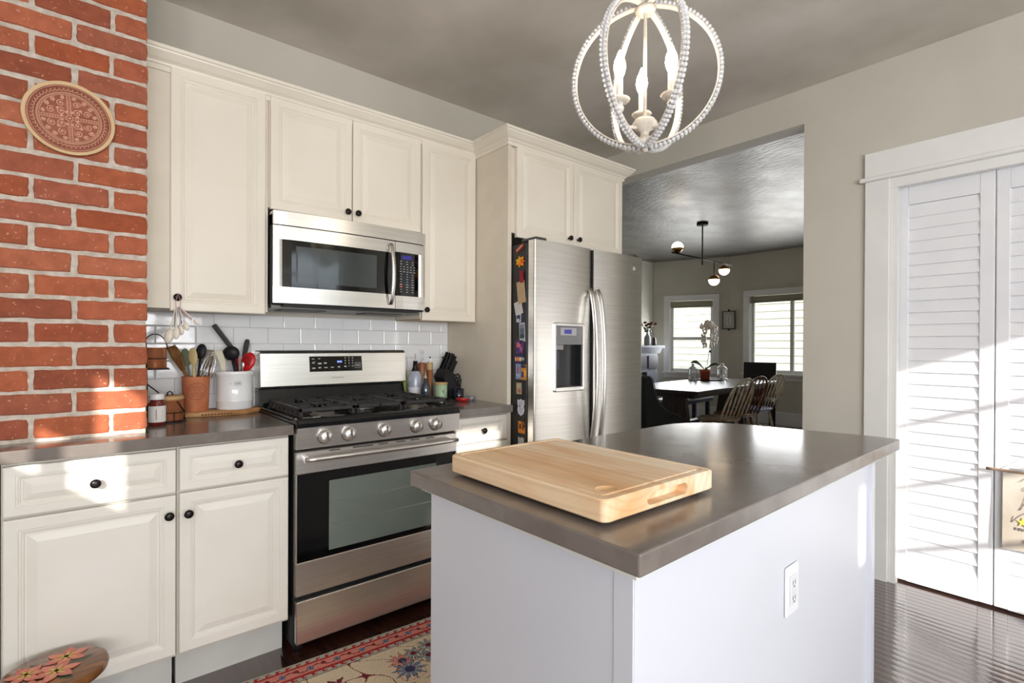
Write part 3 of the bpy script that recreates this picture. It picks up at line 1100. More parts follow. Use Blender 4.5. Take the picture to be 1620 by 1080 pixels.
# oven door
dr = MB()
dr.box(RXa, RXb, 2.095, 2.120, .716, .806, .003)
dr.box(RXa, RXb, 2.095, 2.120, .235, .368, .003)
dr.box(RXa, RXa + .006, 2.095, 2.120, .368, .716)
dr.box(RXb - .006, RXb, 2.095, 2.120, .368, .716)
door = dr.build('oven_door', steel, t)
MB().box(RXa + .006, RXb - .006, 2.097, 2.118, .368, .716).build('oven_glass', blackg, door)
MB().box(.778, 1.285, 2.0955, 2.0972, .392, .676).build('oven_window', mat('oven_window_reflection', (116, 126, 119), rough=.09, coat=.5, rgb2=(100, 110, 104), scale=2), door)  # grey lightened to paint in the reflections on the pane
mb = MB()
for z in (.50, .59):
    mb.box(.79, 1.275, 2.0951, 2.0956, z - .001, z + .001)
mb.build('rack_line', steel_s, door)
mb = MB()
for x in (.80, .90, .945, 1.015, 1.10, 1.17, 1.25):
    mb.box(x - .022, x + .022, 2.0935, 2.0952, .797, .8005)
for q in range(7):
    MB().add(mb.v[q * 8:q * 8 + 8], [tuple(i - q * 8 for i in f) for f in mb.f[q * 6:q * 6 + 6]]).build('vent_slot', blackm, door)
hp = []
for i in range(17):
    u = i / 16
    hp.append((.668 + .712 * u, 2.060 - .014 * math.sin(PI * u), .779))
hd = MB().tube(hp, .0125, 14, flat=(1, .85)).build('handle', steel_s, door)
MB().box(.672, .690, 2.060, 2.096, .770, .788, .002).build('handle_bracket', steel_s, hd)
MB().box(1.358, 1.376, 2.060, 2.096, .770, .788, .002).build('handle_bracket', steel_s, hd)
MB().box(RXa + .004, RXb - .004, 2.095, 2.122, .045, .214, .003).build('storage_drawer', steel, t)
# burners and grates
for (x, y, r) in ((.80, 2.22, .045), (.80, 2.47, .036), (1.022, 2.345, .05), (1.245, 2.22, .048), (1.245, 2.47, .034)):
    b_ = MB().lathe([(r + .012, .928), (r + .012, .934), (r, .940), (r, .946)], (x, y, 0), 24).build('burner', mat('burner_alloy', (140, 138, 134), rough=.4, metal=.9), ck)
    MB().lathe([(r * .8, .9465), (r * .82, .951), (r * .7, .956), (0, .957)], (x, y, 0), 24).build('burner_cap', blackm, b_) if False else MB().lathe([(r * .8, .946), (r * .82, .951), (r * .7, .955), (0, .956)], (x, y, 0), 24).build('burner_cap', blackm, ck)
for gi, (xa, xb) in enumerate(((.672, .905), (.912, 1.132), (1.139, 1.374))):
    g = MB()
    ya, yb = 2.138, 2.585
    zt, zb_ = .972, .957
    bw = .0065
    g.box(xa, xb, ya, ya + .013, zb_, zt, .002).box(xa, xb, yb - .013, yb, zb_, zt, .002)
    g.box(xa, xa + .013, ya, yb, zb_, zt, .002).box(xb - .013, xb, ya, yb, zb_, zt, .002)
    xm = (xa + xb) / 2; ym = (ya + yb) / 2
    if gi != 1:
        g.box(xa, xb, ym - .006, ym + .006, zb_, zt, .002)
        for yc in (2.22 + .02, 2.47 + .02):
            for dx, dy in ((1, 0), (-1, 0), (0, 1), (0, -1)):
                if dx:
                    g.box(xm + dx * .028, xm + dx * ((xb - xa) / 2 - .004), yc - .005, yc + .005, zb_, zt, .002)
                else:
                    g.box(xm - .005, xm + .005, yc + dy * .026, yc + dy * .100, zb_, zt, .002)
    else:
        for k_ in range(5):
            yy = ya + (yb - ya) * (k_ + 1) / 6
            if k_ == 2:
                g.box(xa, xm - .03, yy - .005, yy + .005, zb_, zt, .002).box(xm + .03, xb, yy - .005, yy + .005, zb_, zt, .002)
            else:
                g.box(xa, xb, yy - .005, yy + .005, zb_, zt, .002)
        g.box(xm - .005, xm + .005, ya, 2.31, zb_, zt, .002).box(xm - .005, xm + .005, 2.39, yb, zb_, zt, .002)
    # skirt fins down the outer sides
    for sx in ((xa,) if gi == 0 else (xb - .012,) if gi == 2 else ()):
        for k_ in range(8):
            y = ya + .01 + k_ * (yb - ya - .03) / 7
            g.box(sx, sx + .012, y, y + .012, .9405 if 0 else .938, zb_ + .002, .002)
        g.box(sx, sx + .012, ya, yb, .936, .943, .002)
    for (x, y) in ((xa + .002, ya), (xb - .014, ya), (xa + .002, yb - .013), (xb - .014, yb - .013)):
        g.box(x, x + .012, y, y + .012, .929, .96, .002)
    g.build('grate', iron, t)

# ------------------------------------------------------------------ refrigerator
t = thing('refrigerator', 'side by side stainless steel refrigerator with ice dispenser and charcoal side', 'refrigerator', (2.23, 2.35, 0))
FX0, FX1 = 1.779, 2.688
MB().box(FX0, FX1, 2.015, 2.715, 0.03, 1.765, .004).build('body', darkside, t)
for (a, b_) in ((FX0 + .05, 2.06), (FX1 - .05, 2.06), (FX0 + .05, 2.66), (FX1 - .05, 2.66)):
    MB().lathe([(.02, 0), (.02, .032)], (a, b_, 0), 10).build('foot', blackm, t)
MB().box(FX0 + .01, FX1 - .01, 2.000, 2.03, .03, .10).build('toe_grille', blackm, t)


def fridge_door(x0, x1, z0=.105, z1=1.775, yf=1.945, yb=2.005, hole=None):
    """door slab with rounded vertical edges, gently bowed; hole=(x0,x1,z0,z1) leaves an opening in the front"""
    R_ = .009
    xs = [x0 + R_ - R_ * math.cos(i / 4 * PI / 2) for i in range(5)] + [x0 + R_ + (x1 - x0 - 2 * R_) * i / 16 for i in range(1, 16)] + [x1 - R_ + R_ * math.sin(i / 4 * PI / 2) for i in range(5)]
    if hole:
        xs = [x for x in xs if abs(x - hole[0]) > .008 and abs(x - hole[1]) > .008] + [hole[0], hole[1]]
    xs.sort()

    def yy(x):
        if x < x0 + R_:
            c = (x0 + R_ - x) / R_
            return yf + .012 + R_ - R_ * math.sqrt(max(0, 1 - c * c))
        if x > x1 - R_:
            c = (x - x1 + R_) / R_
            return yf + .012 + R_ - R_ * math.sqrt(max(0, 1 - c * c))
        return yf + .012 - .012 * math.sin(PI * (x - x0 - R_) / (x1 - x0 - 2 * R_))
    zs = [z0, z1] if not hole else [z0, hole[2], hole[3], z1]
    mb = MB()
    v = [Vector((x, yy(x), z)) for z in zs for x in xs]
    n = len(xs)
    f = []
    for k in range(len(zs) - 1):
        for i in range(n - 1):
            if hole and k == 1 and hole[0] - 1e-6 < (xs[i] + xs[i + 1]) / 2 < hole[1]:
                continue
            f.append((k * n + i, k * n + i + 1, (k + 1) * n + i + 1, (k + 1) * n + i))
    mb.add(v, f, True)
    top = [Vector((x, yy(x), z1)) for x in xs]
    mb.add(top + [Vector((x1, yb, z1)), Vector((x0, yb, z1))], [tuple(range(n + 2))])
    bot = [Vector((x, yy(x), z0)) for x in xs]
    mb.add(bot + [Vector((x1, yb, z0)), Vector((x0, yb, z0))], [tuple(range(n + 2))[::-1]])
    mb.add([(x1, yy(x1), z0), (x1, yb, z0), (x1, yb, z1), (x1, yy(x1), z1)], [(0, 1, 2, 3)])
    mb.add([(x0, yy(x0), z0), (x0, yb, z0), (x0, yb, z1), (x0, yy(x0), z1)], [(3, 2, 1, 0)])
    mb.add([(x0, yb, z0), (x1, yb, z0), (x1, yb, z1), (x0, yb, z1)], [(3, 2, 1, 0)])
    return mb


dl = fridge_door(FX0 + .001, 2.213, hole=(1.916, 2.126, .998, 1.338)).build('left_door', steel, t, recalc=False)
dr_ = fridge_door(2.219, FX1).build('right_door', steel, t, recalc=False)
MB().box(FX0 + .01, 2.685, 2.004, 2.016, .11, 1.76).build('door_gasket', blackm, t)
MB().box(2.2133, 2.2187, 1.946, 2.004, .11, 1.77).build('seam_shade_strip', blackm, t)  # black strip added in the door gap to stand for its shade
mb = MB()
R0 = [(1.906, 1.343), (1.913, 1.352), (2.129, 1.352), (2.136, 1.343), (2.136, .994), (2.129, .985), (1.913, .985), (1.906, .994)]
R1_ = [(1.920, 1.334), (1.922, 1.336), (2.120, 1.336), (2.122, 1.334), (2.122, 1.004), (2.120, 1.002), (1.922, 1.002), (1.920, 1.004)]
yd = lambda x: 1.9445
mb.rings([[Vector((x, 1.958, z)) for x, z in R0], [Vector((x, 1.939, z)) for x, z in R0], [Vector((x, 1.936, z)) for x, z in [(a + (.004 if a < 2.02 else -.004), b + (.004 if b < 1.17 else -.004)) for a, b in R0]],
          [Vector((x, 1.937, z)) for x, z in R1_], [Vector((x, 1.956, z)) for x, z in R1_]], False, False)
bz = mb.build('dispenser_bezel', steel_s, dl)
mb = MB()
mb.box(1.918, 2.124, 1.994, 1.999, .999, 1.24).box(1.9175, 1.9205, 1.95, 1.999, .999, 1.24).box(2.1215, 2.1245, 1.95, 1.999, .999, 1.24)
mb.build('dispenser_recess', mat('recess_dark', (34, 34, 36), rough=.3), dl)
MB().box(1.918, 2.124, 1.950, 1.999, 1.236, 1.337).build('dispenser_panel', mat('panel_grey_plastic', (128, 128, 130), rough=.35), dl)
MB().box(1.960, 2.082, 1.9475, 1.951, 1.285, 1.326).build('dispenser_label', mat('panel_light_grey', (176, 176, 178), rough=.35), dl)
MB().box(1.988, 2.044, 1.9465, 1.948, 1.294, 1.317).build('dispenser_screen', mat('fridge_display', (60, 54, 110), rough=.2, emit=(70, 64, 160), estr=.4), dl)
MB().box(1.928, 1.996, 1.958, 1.999, 1.205, 1.237, .004).build('ice_chute', mat('chute_grey', (150, 148, 146), rough=.3, metal=.6), dl)
MB().box(1.934, 1.978, 1.972, 1.982, 1.10, 1.205, .003).build('dispenser_paddle', mat('paddle_dark', (60, 60, 70), rough=.3), dl)
MB().box(1.918, 2.124, 1.940, 1.999, .999, 1.008, .002).build('drip_tray', steel_s, dl)
mb = MB()
for x in (2.178, 2.262):
    pass
def fh(x, par):
    pts = []
    for i in range(23):
        u = i / 22
        z = .66 + .885 * u
        bowz = .052 * math.sin(PI * u) ** .5
        pts.append((x, 1.944 - bowz, z))
    return MB().tube(pts, .013, 12, flat=(.9, 1.1)).build('handle', steel_s, par)
fh(2.186, dl)
fh(2.252, dr_)
MB().box(1.80, 1.88, 1.97, 2.09, 1.775, 1.795, .006).build('hinge_cover', greypl, t)
MB().box(2.60, 2.66, 1.97, 2.09, 1.775, 1.795, .006).build('hinge_cover', greypl, t)
mb = MB().box(2.585, 2.600, 1.9465, 1.949, 1.692, 1.712)
mb.build('badge', mat('badge_light', (206, 204, 202), rough=.3), dr_)

# magnets and papers on the charcoal side (plane x = FX0, facing -X)
XS = FX0 - .0005


def magnet(name, label, y, z, w_, h, rgb, rot=0, th=.002, cat='magnet', group=None, marks=(), off=0.0, outline=None):
    """flat piece on the refrigerator side; y,z centre; w along -Y.., marks: (dy,dz,w,h,rgb)"""
    mb = MB()
    def pt(a, b_, xx):
        ca, sa = math.cos(rot), math.sin(rot)
        return Vector((xx, y + (a * ca - b_ * sa), z + (a * sa + b_ * ca)))
    def slab(poly, x_out, x_in, c):
        n = len(poly)
        v = [pt(a, b_, x_out) for a, b_ in poly] + [pt(a, b_, x_in) for a, b_ in poly]
        f = [tuple(range(n)), tuple(range(n, 2 * n))[::-1]] + [(i, (i + 1) % n, n + (i + 1) % n, n + i) for i in range(n)]
        mb.add(v, f, tint=c)
    x0 = XS - off
    slab(outline or [(-w_ / 2, -h / 2), (w_ / 2, -h / 2), (w_ / 2, h / 2), (-w_ / 2, h / 2)], x0 - th, x0, rgb)
    for i, (dy, dz, mw, mh, c) in enumerate(marks):
        slab([(dy - mw / 2, dz - mh / 2), (dy + mw / 2, dz - mh / 2), (dy + mw / 2, dz + mh / 2), (dy - mw / 2, dz + mh / 2)], x0 - th - .0004 - i * .00005, x0 - th, c)
    o = mb.build(name, vcol_mat('printed_magnet', rough=.45, mix=.3, nscale=60))
    tag(o, label, cat, group)
    return o


# note: +Y on this face reads to the left in the photo
G = 'magnets and papers on the refrigerator side'
magnet('wooden_clip', 'reddish wooden clip at the very top of the refrigerator side', 2.068, 1.742, .060, .018, (176, 84, 60), rot=-.5, th=.008, group=G, marks=[(0, 0, .05, .006, (220, 180, 160))])
fl = [(.036 * (1 if i % 2 else .6) * math.cos(i * PI / 7), .030 * (1 if i % 2 else .6) * math.sin(i * PI / 7)) for i in range(14)]
magnet('flower_magnet', 'bright yellow and orange blossom shaped magnet near the top', 2.066, 1.672, .06, .05, (246, 176, 30), th=.006, group=G, outline=fl,
       marks=[(.018, .006, .018, .012, (206, 214, 40)), (-.016, 0, .02, .022, (240, 100, 30)), (0, -.014, .02, .012, (250, 130, 20))])
magnet('paper_tag', 'kraft paper tag with rounded corners hanging from the red clip', 2.055, 1.510, .062, .115, (206, 182, 146), rot=-.13, th=.0015, cat='tag', group=G, off=.004,
       marks=[(0, -.004, .04, .002, (170, 150, 120)), (0, .008, .03, .002, (170, 150, 120)), (0, -.02, .046, .001, (176, 156, 126))])
magnet('red_clip', 'small crimson clip magnet holding the kraft paper tag', 2.048, 1.590, .022, .060, (166, 30, 44), rot=-.15, th=.008, group=G, off=.0058, marks=[(.004, .012, .012, .02, (120, 40, 80))])
magnet('paper_note', 'white note sheet slipping out below the kraft tag', 2.078, 1.428, .060, .070, (222, 220, 220), rot=-.25, th=.001, cat='note', group=G, off=.0025, marks=[(0, 0, .04, .002, (190, 190, 196)), (0, .015, .04, .002, (190, 190, 196))])
magnet('photo_magnet', 'small blue and white picture magnet just under the white note', 2.078, 1.375, .036, .045, (210, 214, 226), group=G, marks=[(.004, .006, .02, .02, (60, 70, 120)), (-.01, 0, .008, .03, (90, 100, 150))])
magnet('photo_magnet', 'grey framed seascape picture magnet above the purple one', 2.050, 1.300, .044, .100, (200, 202, 206), rot=-.05, group=G, marks=[(0, .01, .034, .06, (110, 124, 140)), (0, -.022, .034, .02, (70, 84, 104)), (0, .03, .034, .02, (146, 160, 176))])
magnet('photo_magnet', 'purple and pink picture magnet below the grey seascape', 2.070, 1.222, .062, .068, (120, 70, 140), group=G, marks=[(.006, .01, .03, .024, (226, 130, 130)), (-.014, -.012, .02, .022, (190, 110, 170)), (.02, -.016, .012, .02, (70, 60, 130)), (-.012, .02, .02, .01, (60, 50, 120))])
magnet('flag_magnet', 'blue and white striped flag magnet with a red and yellow round emblem', 2.074, 1.158, .062, .050, (40, 50, 120), group=G, marks=[(0, 0, .062, .020, (230, 226, 224)), (.010, 0, .026, .026, (220, 90, 30)), (.008, 0, .014, .013, (250, 190, 40))])
mb = MB()
for q in range(1):
    mb.box(XS - .004, XS, 2.040, 2.043, 1.165, 1.215, tint=(60, 60, 62)).box(XS - .005, XS, 2.034, 2.050, 1.153, 1.167, tint=(190, 190, 160))
    mb.tube([(XS - .004, 2.0415 + .012 * math.cos(a), 1.140 + .013 * math.sin(a)) for a in [i * PI / 6 for i in range(12)]], .0022, 6, closed=True, tint=(70, 70, 66))
o = mb.build('bottle_opener', vcol_mat('printed_magnet'))
tag(o, 'thin black and cream guitar shaped opener hanging beside the flag magnet', 'opener', G)
magnet('postcard_magnet', 'pale blue postcard magnet with a red figure', 2.080, 1.092, .040, .082, (150, 170, 206), group=G, marks=[(.002, .008, .010, .036, (214, 96, 90)), (0, -.02, .03, .016, (190, 200, 220))])
magnet('postcard_magnet', 'orange and navy postcard magnet beside the pale blue one', 2.036, 1.090, .042, .080, (224, 160, 70), group=G, marks=[(0, .030, .040, .014, (60, 60, 90)), (.008, -.012, .018, .03, (70, 76, 120)), (-.01, -.005, .014, .03, (246, 190, 90))])
magnet('photo_magnet', 'small beige picture magnet with a pink blossom', 2.074, 1.003, .040, .060, (196, 188, 156), group=G, marks=[(-.006, -.012, .02, .02, (206, 120, 120)), (.006, .012, .016, .014, (216, 206, 170))])
sh_ = [(-.026, .040), (-.012, .036), (0, .044), (.012, .036), (.026, .040), (.028, .018), (.022, .006), (.027, -.014), (.020, -.034), (0, -.046), (-.020, -.034), (-.027, -.014), (-.022, .006), (-.028, .018)]
magnet('badge_magnet', 'white police badge shaped magnet with tiny dark print', 2.058, .905, .05, .09, (224, 224, 232), group=G, outline=sh_, marks=[(.008, .006, .008, .010, (70, 70, 80)), (0, .026, .03, .002, (150, 150, 164)), (0, .018, .036, .002, (150, 150, 164)), (-.004, -.006, .03, .002, (160, 160, 174)), (0, -.016, .03, .002, (160, 160, 174)), (0, -.026, .02, .002, (160, 160, 174))])
mb = MB()
pts = [(XS - .004, 2.038 - .010 * math.sin(i * .9), .862 - i * .006) for i in range(12)]
mb.tube(pts, .0025, 6, tint=(110, 84, 48))
mb.tube([(XS - .004, 2.028 + .010 * math.sin(i * .8), .850 - i * .006) for i in range(9)], .0022, 6, tint=(90, 70, 44))
o = mb.build('key_ring', vcol_mat('printed_magnet'))
tag(o, 'twisted brown wire ornament magnet below the badge', 'magnet', G)
magnet('square_magnet', 'orange square magnet with two dark figures', 2.052, .800, .052, .062, (232, 150, 40), group=G, marks=[(.010, .004, .014, .026, (70, 46, 30)), (-.012, .002, .009, .03, (90, 56, 30)), (0, .026, .05, .004, (240, 190, 90))])
o = magnet('letter_magnet', 'white block lettering magnet at the bottom of the row', 2.052, .728, .002, .002, (214, 214, 220), th=.004, group=G,
       marks=[(.018, 0, .010, .040, (214, 214, 220)), (.006, -.002, .009, .036, (214, 214, 220)), (-.006, .002, .010, .040, (214, 214, 220)), (-.018, 0, .010, .036, (214, 214, 220)), (0, -.006, .044, .008, (200, 200, 210))])

# ------------------------------------------------------------------ island
t = thing('kitchen_island', 'white kitchen island with a grey stone top and rounded far corner', 'island', (1.35, .84, 0))
A_ = math.radians(1.3)
poly = [(.651, .476), (2.158, .508), (2.155, .60), (2.135, .70), (2.11, .80), (2.085, .92)]
for i in range(9):
    a = i / 8 * PI / 2
    poly.append((1.80 + .28 * math.cos(a), .925 + .275 * math.sin(a)))
poly += [(1.40, 1.200), (.637, 1.165)]
top = MB().prism(poly, .8775, .915, 'Z').build('countertop', quartz, t)
md = top.modifiers.new('bevel', 'BEVEL'); md.width = .0035; md.segments = 2; md.limit_method = 'ANGLE'
MB().prism([(.664, .492), (1.99, .520), (1.99, 1.12), (.66, 1.148)], .866, .8775, 'Z').build('sub_top', mat('sub_top_white', (222, 222, 216), rough=.5), t)
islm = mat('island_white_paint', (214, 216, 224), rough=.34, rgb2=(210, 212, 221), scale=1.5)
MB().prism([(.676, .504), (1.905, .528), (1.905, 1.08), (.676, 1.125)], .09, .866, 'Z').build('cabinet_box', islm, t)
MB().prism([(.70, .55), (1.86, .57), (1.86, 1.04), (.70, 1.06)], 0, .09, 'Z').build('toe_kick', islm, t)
MB().box(.674, .678, .505, .545, .09, .866, .001).build('corner_strip', islm, t)
MB().prism([(1.895, .516), (1.93, .518), (1.93, .545), (1.895, .543)], .09, .866, 'Z').build('end_post', islm, t)
M_ = Matrix.Translation((1.291, .5155, .658)) @ Matrix.Rotation(math.radians(1.1), 4, 'Z')
outlet('wall_outlet', 'white electrical outlet on the long side of the island', M_)

# cutting board
bz0, bz1 = .9225, .9640
wb = bpy.data.materials.new('maple_board')
wb.use_nodes = True
n = wb.node_tree.nodes; l = wb.node_tree.links; b = n['Principled BSDF']
b.inputs['Roughness'].default_value = .5
tc = n.new('ShaderNodeTexCoord')
sp = n.new('ShaderNodeSeparateXYZ'); l.new(tc.outputs['Object'], sp.inputs[0])
# strips across X, each with its own tone, running along Y
fl_ = n.new('ShaderNodeMath'); fl_.operation = 'MULTIPLY'; fl_.inputs[1].default_value = 1 / .052; l.new(sp.outputs[0], fl_.inputs[0])
fr = n.new('ShaderNodeMath'); fr.operation = 'FLOOR'; l.new(fl_.outputs[0], fr.inputs[0])
wn = n.new('ShaderNodeTexWhiteNoise'); wn.noise_dimensions = '1D'; l.new(fr.outputs[0], wn.inputs['W'])
c1 = n.new('ShaderNodeValToRGB'); l.new(wn.outputs['Value'], c1.inputs[0])
c1.color_ramp.elements[0].color = (*lin((236, 204, 164)), 1); c1.color_ramp.elements[1].color = (*lin((246, 228, 202)), 1)
mp = n.new('ShaderNodeMapping'); mp.inputs['Scale'].default_value = (6, 1.7, 6); l.new(tc.outputs['Object'], mp.inputs[0])
ns = n.new('ShaderNodeTexNoise'); ns.inputs['Scale'].default_value = 2.2; ns.inputs['Detail'].default_value = 6; ns.inputs['Distortion'].default_value = .6; l.new(mp.outputs[0], ns.inputs[0])
c2 = n.new('ShaderNodeValToRGB'); l.new(ns.outputs[0], c2.inputs[0])
c2.color_ramp.elements[0].position = .34; c2.color_ramp.elements[1].position = .60
c2.color_ramp.elements[0].color = (.86, .66, .46, 1); c2.color_ramp.elements[1].color = (1, 1, 1, 1)
mp3 = n.new('ShaderNodeMapping'); mp3.inputs['Scale'].default_value = (1.0, .22, 1.3); mp3.inputs['Location'].default_value = (.1, .1, -.12); l.new(tc.outputs['Object'], mp3.inputs[0])
wv = n.new('ShaderNodeTexWave'); wv.wave_type = 'RINGS'; wv.rings_direction = 'Y'; wv.inputs['Scale'].default_value = 14; wv.inputs['Distortion'].default_value = 5; wv.inputs['Detail'].default_value = 2; wv.inputs['Detail Scale'].default_value = .6
l.new(mp3.outputs[0], wv.inputs[0])
c3 = n.new('ShaderNodeValToRGB'); l.new(wv.outputs['Fac'], c3.inputs[0])
c3.color_ramp.elements[0].position = .0; c3.color_ramp.elements[1].position = .45
c3.color_ramp.elements[0].color = (.80, .72, .64, 1); c3.color_ramp.elements[1].color = (1, 1, 1, 1)
m1 = n.new('ShaderNodeMix'); m1.data_type = 'RGBA'; m1.blend_type = 'MULTIPLY'; m1.inputs['Factor'].default_value = .8
l.new(c1.outputs[0], m1.inputs['A']); l.new(c2.outputs[0], m1.inputs['B'])
m2 = n.new('ShaderNodeMix'); m2.data_type = 'RGBA'; m2.blend_type = 'MULTIPLY'; m2.inputs['Factor'].default_value = .4
l.new(m1.outputs['Result'], m2.inputs['A']); l.new(c3.outputs[0], m2.inputs['B'])
l.new(m2.outputs['Result'], b.inputs['Base Color'])
cx0, cx1, cy0, cy1 = .694, 1.057, .580, 1.068


def rrect(x0, x1, y0, y1, r, n=6):
    p = []
    for cx, cy, a0 in ((x1 - r, y1 - r, 0), (x0 + r, y1 - r, PI / 2), (x0 + r, y0 + r, PI), (x1 - r, y0 + r, 3 * PI / 2)):
        for i in range(n + 1):
            a = a0 + i / n * PI / 2
            p.append((cx + r * math.cos(a), cy + r * math.sin(a)))
    return p


mb = MB()
lps = []
for ins, z in ((.003, bz0), (0, bz0 + .003), (0, bz1 - .003), (.003, bz1)):
    lps.append([Vector((x, y, z)) for x, y in rrect(cx0 + ins, cx1 - ins, cy0 + ins, cy1 - ins, .014)])
mb.rings(lps, True, True)
bd = mb.build('cutting_board', wb)
tag(bd, 'thick maple butcher block cutting board with juice groove on the island', 'cutting board')
BO = ORG['cutting_board']
cut = MB()
gp = [(x, y, bz1 + .0035) for x, y in rrect(cx0 + .020, cx1 - .020, cy0 + .020, cy1 - .020, .012, 5)]
cut.tube(gp, .0072, 10, closed=True, smooth=False)
boolean_cut(bd, cut.build('cutter', wb))
cut = MB().ball((cx0 + .062, cy0 + .050, bz1 + .020), (.036, .030, .026), 28, 14)
boolean_cut(bd, cut.build('cutter', wb))
cut = MB()
hx0, hx1, hz0, hz1, rr = .815, .952, .9315, .9545, .0115
pl = []
for i in range(9):
    a = -PI / 2 + i / 8 * PI
    pl.append((hx1 - rr + rr * math.cos(a), (hz0 + hz1) / 2 + rr * math.sin(a)))
for i in range(9):
    a = PI / 2 + i / 8 * PI
    pl.append((hx0 + rr + rr * math.cos(a), (hz0 + hz1) / 2 + rr * math.sin(a)))
cut.prism(pl, cy0 - .01, cy0 + .024, 'Y')
boolean_cut(bd, cut.build('cutter', wb))
for m_ in bd.data.materials: pass
bd.data.materials.clear(); bd.data.materials.append(wb)
for x in (cx0 + .03, cx1 - .03):
    for y in (cy0 + .03, cy1 - .03):
        MB().lathe([(.009, .915), (.010, .9235)], (x, y, 0), 14).build('rubber_foot', blackm, bd)

# ------------------------------------------------------------------ rug
def rug():
    Lx, Ly = 2.15, .80
    ang = math.radians(-3.0)
    ox, oy = .22, 2.068  # far left corner
    nx, ny = 620, 230
    base = {'cream': (222, 202, 172), 'pink': (214, 132, 116), 'red': (168, 44, 46), 'grey': (176, 172, 156), 'blue': (120, 128, 150), 'navy': (60, 56, 84), 'slate': (140, 150, 152), 'dark': (60, 44, 50), 'maroon': (120, 36, 48)}
    rr_ = random.Random(4)
    motifs = []
    for i in range(70):
        mr_ = rr_.uniform(.03, .075)
        motifs.append((rr_.uniform(.15 + mr_, Lx - .15 - mr_), rr_.uniform(.13 + mr_, Ly - .13 - mr_), mr_, rr_.choice(['slate', 'maroon', 'pink', 'blue', 'slate', 'slate']), rr_.uniform(0, 6), rr_.choice([5, 7, 8, 10])))

    def colr(x, y):
        # distance from border
        dx = min(x, Lx - x); dy = min(y, Ly - y)
        d = min(dx, dy) * .88
        s = x if dy < dx else y
        if d < .006: return base['grey']
        if d < .034:
            ph = (s % .036) / .036; q = (d - .006) / .028
            tooth = (q > .62) or (.35 < ph < .60 and q > .22) or (.35 < ph < .85 and .22 < q < .42)
            return base['red'] if tooth else base['grey']
        if d < .078:
            q = (d - .056) / .022
            ph = (s % .10)
            r_ = math.hypot(ph - .05, (d - .056))
            if r_ < .012: return base['navy'] if r_ < .004 or (r_ > .009 and math.sin(8 * math.atan2(d - .056, ph - .05)) > 0) else base['blue']
            r2_ = math.hypot(((s + .05) % .10) - .05, (d - .056 - .006 * math.sin(s * 60)))
            if r2_ < .009: return base['maroon']
            if abs(q - .45 * math.sin(s * 62.8)) < .13: return base['maroon']
            return base['pink']
        if d < .106:
            ph = (s % .036) / .036; q = (.106 - d) / .028
            tooth = (q > .62) or (.35 < ph < .60 and q > .22) or (.35 < ph < .85 and .22 < q < .42)
            return base['red'] if tooth else base['grey']
        if d < .111: return base['dark']
        for mx, my, mr, c, a0, k_ in motifs:
            ddx, ddy = x - mx, y - my
            r_ = math.hypot(ddx, ddy)
            if r_ < mr * 1.2:
                an = math.atan2(ddy, ddx)
                R_ = mr * (.72 + .28 * math.sin(k_ * an + a0) + .1 * math.sin(3 * k_ * an))
                if r_ < R_:
                    if r_ > R_ - .0045: return base['dark']
                    if r_ < mr * .28: return base['navy'] if c != 'slate' else base['maroon']
                    return base[c]
        v = math.sin(x * 21 + 2.2 * math.sin(y * 17)) + math.sin(y * 26 + 1.8 * math.sin(x * 13))
        if abs(v) < .045: return base['dark'] if math.sin(x * 9) > 0 else base['maroon']
        if abs(v - 1.05) < .05: return base['pink']
        return base['cream']
    v = []; f = []; cols = []
    ca, sa = math.cos(ang), math.sin(ang)
    T = .009
    rn = random.Random(2)
    for j in range(ny + 1):
        for i in range(nx + 1):
            x = Lx * i / nx; y = Ly * j / ny
            X = ox + x * ca - (-y) * sa; Y = oy + x * sa - y * ca
            edge = i in (0, nx) or j in (0, ny)
            v.append((X, Y, .001 if edge else T + rn.uniform(-.0006, .0006)))
    for j in range(ny):
        for i in range(nx):
            a = j * (nx + 1) + i
            f.append((a, a + nx + 1, a + nx + 2, a + 1))
            c = lin(colr(Lx * (i + .5) / nx, Ly * (j + .5) / ny))
            cols.append(c)
    me = bpy.data.meshes.new('area_rug')
    O_ = Vector((ox + Lx / 2, oy - Ly / 2, 0))
    me.from_pydata([(a - O_.x, b - O_.y, c) for a, b, c in v], [], f)
    at = me.color_attributes.new('tint', 'FLOAT_COLOR', 'CORNER')
    buf = []
    for c in cols: buf += [c[0], c[1], c[2], 1.0] * 4
    at.data.foreach_set('color', buf)
    me.materials.append(vcol_mat('woven_wool', rough=.9, bump=.5, bscale=400, mix=.3, nscale=120))
    o = bpy.data.objects.new('area_rug', me)
    o.location = O_
    sc.collection.objects.link(o)
    tag(o, 'oriental patterned rug with a red toothed border in front of the range', 'rug')
rug()

